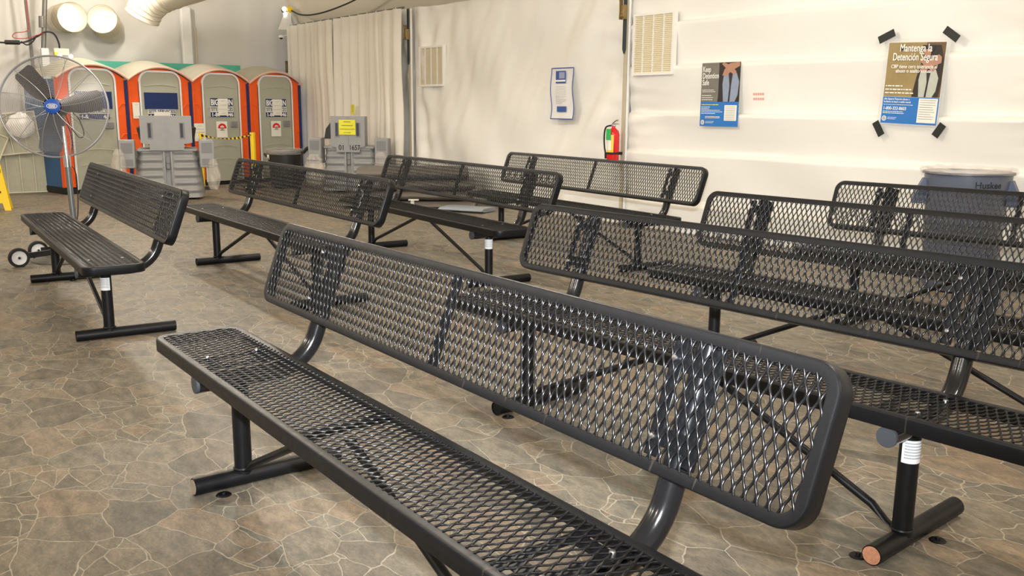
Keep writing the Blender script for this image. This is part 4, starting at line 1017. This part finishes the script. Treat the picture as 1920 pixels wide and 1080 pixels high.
def figure(parent, sc, x, z, jeans, y=-0.004, head=True, clip=(0.24, 0.303)):
    """the seated person printed on the poster, arms folded over the knees"""
    f = parent
    def poly(name, pts, m, dy=0.0):
        b = MB(); b.prism([(min(x+p[0]*sc, clip[0]), min(z+p[1]*sc, clip[1])) for p in pts], y-dy-0.0006, y-dy+0.0006); return obj(name, b, m, f, sharp=0.3)
    poly('printed_shadow', [(-0.30, 0.0), (-0.22, 0.5), (-0.10, 1.0), (0.05, 1.28), (0.30, 1.25), (0.42, 0.9), (0.40, 0.3), (0.36, 0.0)], PDARK)
    poly('printed_trousers', [(-0.12, 0.0), (-0.16, 0.40), (-0.13, 0.62), (0.0, 0.70), (0.05, 0.35), (0.02, 0.0)], jeans, 0.0015)
    poly('printed_trousers', [(0.07, 0.0), (0.10, 0.40), (0.13, 0.62), (0.24, 0.66), (0.33, 0.45), (0.30, 0.15), (0.22, 0.0)], jeans, 0.0015)
    poly('printed_arms', [(-0.20, 0.86), (-0.14, 0.93), (0.08, 0.82), (0.24, 0.68), (0.18, 0.60), (-0.02, 0.72)], PSKIN, 0.003)
    poly('printed_arms', [(0.36, 0.94), (0.28, 1.0), (0.04, 0.87), (-0.12, 0.73), (-0.17, 0.60), (-0.06, 0.58), (0.10, 0.70), (0.36, 0.80)], PSKIN, 0.0036)
    if head:
        poly('printed_hair', [(-0.14, 1.08), (-0.15, 1.25), (-0.06, 1.36), (0.08, 1.36), (0.16, 1.25), (0.15, 1.10), (0.08, 1.02), (-0.06, 1.02)], PDARK, 0.003)
        poly('printed_face', [(-0.09, 1.0), (-0.09, 1.12), (0.07, 1.12), (0.08, 1.0), (0.0, 0.95)], PSKIN, 0.0045)
def seal(parent, x, z, r, y=-0.006):
    b = MB(); b.prism([(x+r*math.cos(2*PI*k/24), z+r*math.sin(2*PI*k/24)) for k in range(24)], y-0.0005, y+0.0005); s_ = obj('seal', b, TXT, parent)
    b = MB(); b.torus((x, y-0.001, z), r*0.62, r*0.12, axis='y', n=24, k=4); b.prism([(x+r*0.3*math.cos(2*PI*k/12), z+r*0.3*math.sin(2*PI*k/12)) for k in range(12)], y-0.0015, y-0.0008); obj('seal_ring', b, INK, s_)

# poster: Keep Detention Safe
U1, Z1 = -6.205, 1.43; hw_, hh_ = 0.243, 0.312
vp = min(wall_pt(U1+du*0.08, Z1+dz*0.01) for du in range(-3, 4) for dz in range(-33, 34))-0.006
t = thing('poster', 'poster reading Keep Detention Safe, grey photo over a blue lower part', 'poster', (U1, vp, Z1), group=None)
b = MB(); b.grid(8, 12, lambda s, q: ((s-0.5)*2*hw_, 0.004+0.003*math.sin(5*q), (q-0.5)*2*hh_)); sh = obj('sheet', b, PAPER, t)
b = MB(); b.box(-hw_, hw_, -0.0015, 0.0, -hh_+0.24, hh_-0.008); obj('photo_panel', b, PGREY, t)
b = MB(); b.box(-hw_, hw_, -0.002, 0.0, -hh_, -hh_+0.24); obj('blue_panel', b, PBLUE, t)
b = MB(); b.box(-0.02, hw_, -0.0028, -0.0016, -hh_+0.24, hh_-0.008); obj('dark_corner', b, PDARK, t)
figure(t, 0.42, 0.10, -0.072, PJEAN2, y=-0.005, head=False)
for k, (s_, w0) in enumerate((('Keep', 0.10), ('Detention', 0.205), ('Safe', 0.085))): text('lettering', s_, 0.078, TXT, t, (-hw_+0.02, -0.0105, hh_-0.095-k*0.064), bold=0.01, fitw=w0)
bars(t, TXT, -hw_+0.02, 0.038, [0.15, 0.17], 0.017, 0.006, -0.0085); bars(t, TXT, -hw_+0.02, -0.015, [0.12, 0.145, 0.14], 0.020, 0.006, -0.0085)
bars(t, LEMON, -hw_+0.015, -0.105, [0.22], 0.02, 0.007, -0.004); bars(t, TXT, -hw_+0.015, -0.127, [0.11, 0.10, 0.24, 0.27, 0.18], 0.0155, 0.0055, -0.004); bars(t, TXT, -hw_+0.07, -0.220, [0.19, 0.19], 0.012, 0.005, -0.004)
b = MB(); b.box(0.07, 0.222, -0.004, -0.002, -0.255, -0.105); o = obj('white_box', b, PAPER, t); bars(o, INK, 0.085, -0.125, [0.12]*8, 0.0165, 0.003, -0.006)
seal(t, -hw_+0.04, -0.275, 0.023); bars(t, TXT, -hw_+0.075, -0.268, [0.11, 0.10], 0.012, 0.004, -0.004)

# poster: Mantenga la Detencion Segura, in a clear sleeve
U2, Z2 = -4.195, 1.50; hw_, hh_ = 0.248, 0.328
vp = min(wall_pt(U2+du*0.09, Z2+dz*0.01) for du in range(-3, 4) for dz in range(-38, 39))-0.006
t = thing('poster', 'laminated poster reading Mantenga la Detención Segura, held by four strips of black tape', 'poster', (U2, vp, Z2)); t.rotation_euler = (0, 0.035, 0)
b = MB(); b.box(-hw_-0.028, hw_+0.03, 0.001, 0.003, -hh_-0.03, hh_+0.03); obj('clear_sleeve', b, SLEEVE, t)
b = MB(); b.box(-hw_, hw_, -0.0005, 0.001, -hh_, hh_); obj('sheet', b, PAPER, t)
b = MB(); b.box(-hw_+0.003, hw_-0.003, -0.0015, 0.0, -hh_+0.222, hh_-0.003); obj('photo_panel', b, PTAN, t)
b = MB(); b.box(-hw_+0.003, hw_-0.003, -0.002, 0.0, -hh_+0.004, -hh_+0.22); obj('blue_panel', b, PBLUE, t)
b = MB(); b.box(0.085, hw_-0.003, -0.0024, -0.0014, -hh_+0.222, hh_-0.003); obj('dark_corner', b, mat('poster_shadow_brown', (104, 80, 52), 0.5), t)
figure(t, 0.335, 0.105, -0.105, PJEAN, y=-0.004)
text('lettering', 'Mantenga la', 0.085, TXT, t, (0.0, -0.0115, hh_-0.075), align='CENTER', bold=0.01, fitw=0.275)
text('lettering', 'Detención Segura', 0.085, TXT, t, (0.0, -0.0115, hh_-0.145), align='CENTER', bold=0.01, fitw=0.385)
text('lettering', 'CBP tiene cero tolerancia al', 0.041, TXT, t, (0.0, -0.0115, hh_-0.207), align='CENTER', bold=0.01, fitw=0.395)
text('lettering', 'abuso o asalto sexual', 0.041, TXT, t, (0.0, -0.0115, hh_-0.241), align='CENTER', bold=0.01, fitw=0.305)
bars(t, TXT, -hw_+0.018, -0.025, [0.15, 0.23, 0.25], 0.028, 0.009, -0.0075)
text('lettering', '¡No Espere! Reporte abuso o', 0.0225, TXT, t, (-hw_+0.015, -0.0045, -0.133), bold=0.01, xs=0.85); text('lettering', 'incidente de abuso o asalto sexual:', 0.0215, TXT, t, (-hw_+0.015, -0.0045, -0.155), bold=0.01, xs=0.8)
bars(t, TXT, -hw_+0.015, -0.173, [0.26], 0.01, 0.004, -0.0045)
text('lettering', '1-800-323-8603', 0.036, TXT, t, (-hw_+0.015, -0.0045, -0.213), bold=0.012, fitw=0.20)
bars(t, TXT, -hw_+0.015, -0.230, [0.18, 0.19], 0.013, 0.005, -0.0045)
b = MB(); b.box(0.075, 0.235, -0.004, -0.002, -0.308, -0.115); o = obj('white_box', b, PAPER, t); bars(o, INK, 0.088, -0.130, [0.135, 0.13, 0.135, 0.11, 0.12, 0.13, 0.10, 0.13, 0.12], 0.0185, 0.0035, -0.006)
seal(t, -hw_+0.035, -0.285, 0.021); bars(t, TXT, -hw_+0.065, -0.278, [0.08, 0.07], 0.012, 0.004, -0.0045)
c_, s_n = math.cos(0.035), math.sin(0.035)
for (x, z, r, wd, lb) in ((-0.262, 0.385, 0.40, 0.15, 'black tape strip at the upper left corner of the laminated poster'), (0.29, 0.372, -0.62, 0.14, 'black tape strip at the upper right corner of the laminated poster'),
                      (-0.268, -0.365, -1.02, 0.13, 'black tape strip at the lower left corner of the laminated poster'), (0.262, -0.368, 1.0, 0.115, 'black tape strip at the lower right corner of the laminated poster')):
    b = MB(); b.box(-wd/2, wd/2, -0.0012, 0.0, -0.031, 0.031); tag(obj('tape_strip', b, TAPE, loc=(U2+x, vp-0.004, Z2+z), rot=(0, -r, 0)), lb, 'tape', 'black tape strips on the laminated poster')

# ---------------------------------------------------------------- FIRE EXTINGUISHER
t = thing('fire_extinguisher', 'red fire extinguisher with a green tag hanging on the tan post', 'fire extinguisher', (-7.60, WV-0.20, 0))
R_e = 0.068
b = MB(); b.lathe([(0, 0.70), (R_e*0.9, 0.70), (R_e, 0.715), (R_e, 1.0), (R_e*0.85, 1.04), (R_e*0.4, 1.07), (0.02, 1.075), (0.02, 1.10), (0, 1.10)], 28); obj('cylinder', b, RED, t)
b = MB()
for k in range(16):
    a0 = -2.6+1.9*k/16; a1 = a0+1.9/16
    b.m(0); b.add([((R_e+0.001)*math.cos(a), (R_e+0.001)*math.sin(a), z) for a in (a0, a1) for z in (0.83, 1.0)], [(0, 2, 3, 1)])
    b.m(1)
    if k >= 13: b.add([((R_e+0.0015)*math.cos(a), (R_e+0.0015)*math.sin(a), z) for a in (a0, a1) for z in (0.82, 1.0)], [(0, 2, 3, 1)])
    b.add([((R_e+0.0015)*math.cos(a), (R_e+0.0015)*math.sin(a), z) for a in (a0, a1) for z in (0.81, 0.83)], [(0, 2, 3, 1)])
obj('instruction_label', b, [PAPER, YEL], t)
b = MB(); b.lathe([(R_e+0.002, 0.785), (R_e+0.006, 0.79), (R_e+0.006, 0.805), (R_e+0.002, 0.81)], 28); b.box(-0.04, 0.04, R_e, R_e+0.06, 0.78, 0.81); obj('bracket', b, RUBB, t)
b = MB(); b.box(-0.02, 0.02, -0.02, 0.02, 1.09, 1.115, 0.004); b.box(-0.02, 0.09, -0.008, 0.008, 1.115, 1.125, 0.002); b.tube([(-0.02, 0, 1.12), (0.04, 0, 1.155), (0.08, 0, 1.16)], 0.007, 6); obj('valve_lever', b, CHROME, t)
b = MB(); b.box(-0.035, 0.038, -R_e-0.008, -R_e-0.004, 0.945, 1.065); obj('tag', b, GREEN, t, label='bright green inspection tag')
b = MB(); b.tube(smooth_path([(-0.02, -0.02, 1.10), (-0.09, -0.03, 1.08), (-0.115, -0.03, 1.0), (-0.11, -0.03, 0.88), (-0.09, -0.03, 0.80), (-0.085, -0.03, 0.75)], 6), [0.009]*31, 8); b.tube([(-0.085, -0.03, 0.80), (-0.082, -0.03, 0.735)], 0.013, 8); obj('hose', b, RUBB, t)

# ---------------------------------------------------------------- DUCTS
def duct(label, path, r, ribs, group=None, glow=False):
    t = thing('air_duct', label, 'duct', (0, 0, 0), group=group)
    b = MB(); b.tube(path, r, 36, caps=False); 
    if glow:
        p0 = Vector(path[0]); d_ = (Vector(path[1])-p0).normalized()
    obj('sleeve', b, DUCTM, t, sharp=1.5)
    b = MB(); P = [Vector(p) for p in path]
    for k in ribs:
        i = int(k); f_ = k-i; p = P[i].lerp(P[min(i+1, len(P)-1)], f_); d_ = (P[min(i+1, len(P)-1)]-P[i]).normalized()
        T_ = Matrix.Translation(p) @ d_.to_track_quat('Z', 'Y').to_matrix().to_4x4(); b.torus((0, 0, 0), (r if isinstance(r, float) else r[i])+0.002, 0.006, n=36, k=5, T=T_)
    obj('wire_hoop', b, DUCTR, t); return t
dp = smooth_path([(-15.25, 4.20, 2.62), (-15.15, 4.28, 2.80), (-14.95, 4.42, 2.93), (-14.6, 4.52, 2.98), (-13.0, 4.60, 3.03), (-8.0, 4.75, 3.20)], 5)
duct('big white fabric duct with a ribbed elbow, hanging at the top left', dp, 0.262, [0.0, 2.0, 4.5, 7.0, 9.5, 12.5, 14.5])
for (v, z, dv, ev, lb) in ((3.36, 2.60, 0.03, -0.06, 'left one of the two bright round duct mouths on the back wall'), (3.86, 2.60, -0.10, 0.17, 'right one of the two bright round duct mouths on the back wall')):
    e0 = Vector((GU+0.52, v+dv, z+0.05)); e1 = Vector((GU+0.0, v, z))
    e0 = Vector((GU+0.62, v+dv*0.5, z+0.02)); e1 = Vector((GU+0.14, v+ev, z-0.10 if ev > 0 else z+0.02))
    pth = [e0.lerp(e1, k/8) for k in range(9)]
    t = duct(lb, pth, 0.225, [0.02, 0.8, 1.6, 2.4, 3.2, 4.0], group='bright round duct mouths')
    T_ = Matrix.Translation(e1) @ (e1-e0).to_track_quat('Z', 'Y').to_matrix().to_4x4()
    b = MB(); b.lathe([(0, 0), (0.225, 0)], 36, T=T_); obj('end_panel', b, DUCTM, t)
    lamp('duct_daylight', tuple(e0.lerp(e1, 0.72)), 2.6, (1, 0.98, 0.94), 0.05)

# ---------------------------------------------------------------- SMALL LAMPS, CAMERA, CABLES
t = thing('emergency_light', 'pair of small bright lamp heads beside the post above the fan', 'lamp', (-16.1, 3.17, 2.08))
b = MB(); b.box(-0.05, 0.02, -0.10, 0.12, -0.05, 0.06, 0.01); obj('housing', b, CARD, t)
for y in (-0.04, 0.12):
    b = MB(); b.lathe([(0, 0.024), (0.024, 0.018), (0.032, 0), (0.024, -0.02), (0, -0.024)], 18, T=Matrix.Translation((0.09, y, -0.06)) @ Matrix.Rotation(PI/2, 4, 'Y')); obj('bulb', b, GLOW, t)
b = MB(); b.tube([(0, -0.10, -0.03), (0.0, -0.05, -0.03)], 0.035, 10); obj('yellow_plug', b, YEL, t)
t = thing('emergency_light', 'bright lamp head at the top of the corner post', 'lamp', (-16.35, 6.98, 2.98))
b = MB(); b.lathe([(0, 0.03), (0.035, 0.022), (0.045, 0), (0, -0.03)], 16, T=Matrix.Translation((0.05, 0, 0.02)) @ Matrix.Rotation(PI/2, 4, 'Y')); b.lathe([(0, 0.03), (0.03, 0.022), (0.038, 0), (0, -0.03)], 16, T=Matrix.Translation((0.05, 0.01, -0.07)) @ Matrix.Rotation(PI/2, 4, 'Y')); obj('bulb', b, GLOW, t)
b = MB(); b.box(-0.04, 0.03, -0.02, 0.12, -0.03, 0.05, 0.01); obj('housing', b, STRAP, t)
b = MB(); b.prism([(-0.16, -0.34), (0.08, -0.34), (0.10, 0.0), (0.0, 0.02)], 0, 0.012, T=Matrix.Rotation(PI/2, 4, 'Z'))
tag(obj('fabric_flap', b, FABRIC, loc=(-16.32, 7.02, 2.98)), 'white triangular flap of fabric above the security camera', 'flap')
t = thing('security_camera', 'small white security camera on the corner post under the fabric flap', 'camera', (-16.35, 6.98, 2.50))
b = MB(); b.tube(smooth_path([(0, 0.10, 0.14), (0, 0.10, 0.06), (0, 0.02, 0.04), (0, -0.04, 0.03)], 5), 0.011, 8); obj('arm', b, WHITE, t)
b = MB(); b.lathe([(0, 0.05), (0.035, 0.045), (0.05, 0.02), (0.05, 0.0), (0, 0)], 20, T=Matrix.Translation((0, -0.06, 0))); obj('housing', b, WHITE, t)
b = MB(); b.lathe([(0, -0.028), (0.02, -0.024), (0.032, 0)], 16, T=Matrix.Translation((0, -0.06, 0))); obj('dome', b, CANB, t)
t = thing('power_cable', 'black cable with a yellow connector sagging in front of the roof above the curtain', 'cable', (0, 0, 0))
b = MB(); b.tube(smooth_path([(-16.15, 7.02, 2.98), (-15.5, 6.95, 2.84), (-14.7, 6.9, 2.80), (-13.8, 6.9, 2.86), (-13.0, 6.9, 2.97), (-12.2, 6.8, 3.10)], 6), 0.013, 8); obj('cord', b, CORD, t)
b = MB(); b.tube([(-16.22, 7.03, 3.0), (-16.10, 7.01, 2.97)], 0.05, 12); b.tube([(-16.13, 7.01, 2.975), (-16.05, 7.0, 2.96)], 0.035, 12); obj('connector', b, YEL, t)
t = thing('power_cable', 'black cable with an inline plug running to the pipe post at the left edge', 'cable', (0, 0, 0))
b = MB(); b.tube(smooth_path([(-16.0, 1.75, 2.30), (-16.05, 2.2, 2.20), (-16.1, 2.62, 2.20), (-16.15, 2.85, 2.30), (-16.15, 2.98, 2.38), (-16.15, 3.10, 2.36), (-16.15, 3.16, 2.22), (-16.15, 3.16, 2.10)], 6), 0.013, 8)
b.tube(smooth_path([(-16.1, 2.62, 2.22), (-16.1, 2.70, 2.17), (-16.1, 2.78, 2.22), (-16.1, 2.85, 2.32)], 5), 0.010, 8); obj('cord', b, CORD, t)
b = MB(); b.tube([(-16.08, 2.40, 2.195), (-16.09, 2.60, 2.20)], 0.034, 10); obj('plug', b, CORD, t)
t = thing('wire', 'thin red wire hanging beside the pipe post', 'cable', (0, 0, 0))
b = MB(); b.tube(smooth_path([(-16.1, 2.78, 3.1), (-16.1, 2.74, 2.7), (-16.1, 2.74, 2.4), (-16.08, 2.55, 2.34), (-16.08, 2.52, 2.27), (-16.1, 2.7, 2.27), (-16.1, 2.95, 2.36)], 6), 0.006, 6); obj('wire_strand', b, REDC, t)
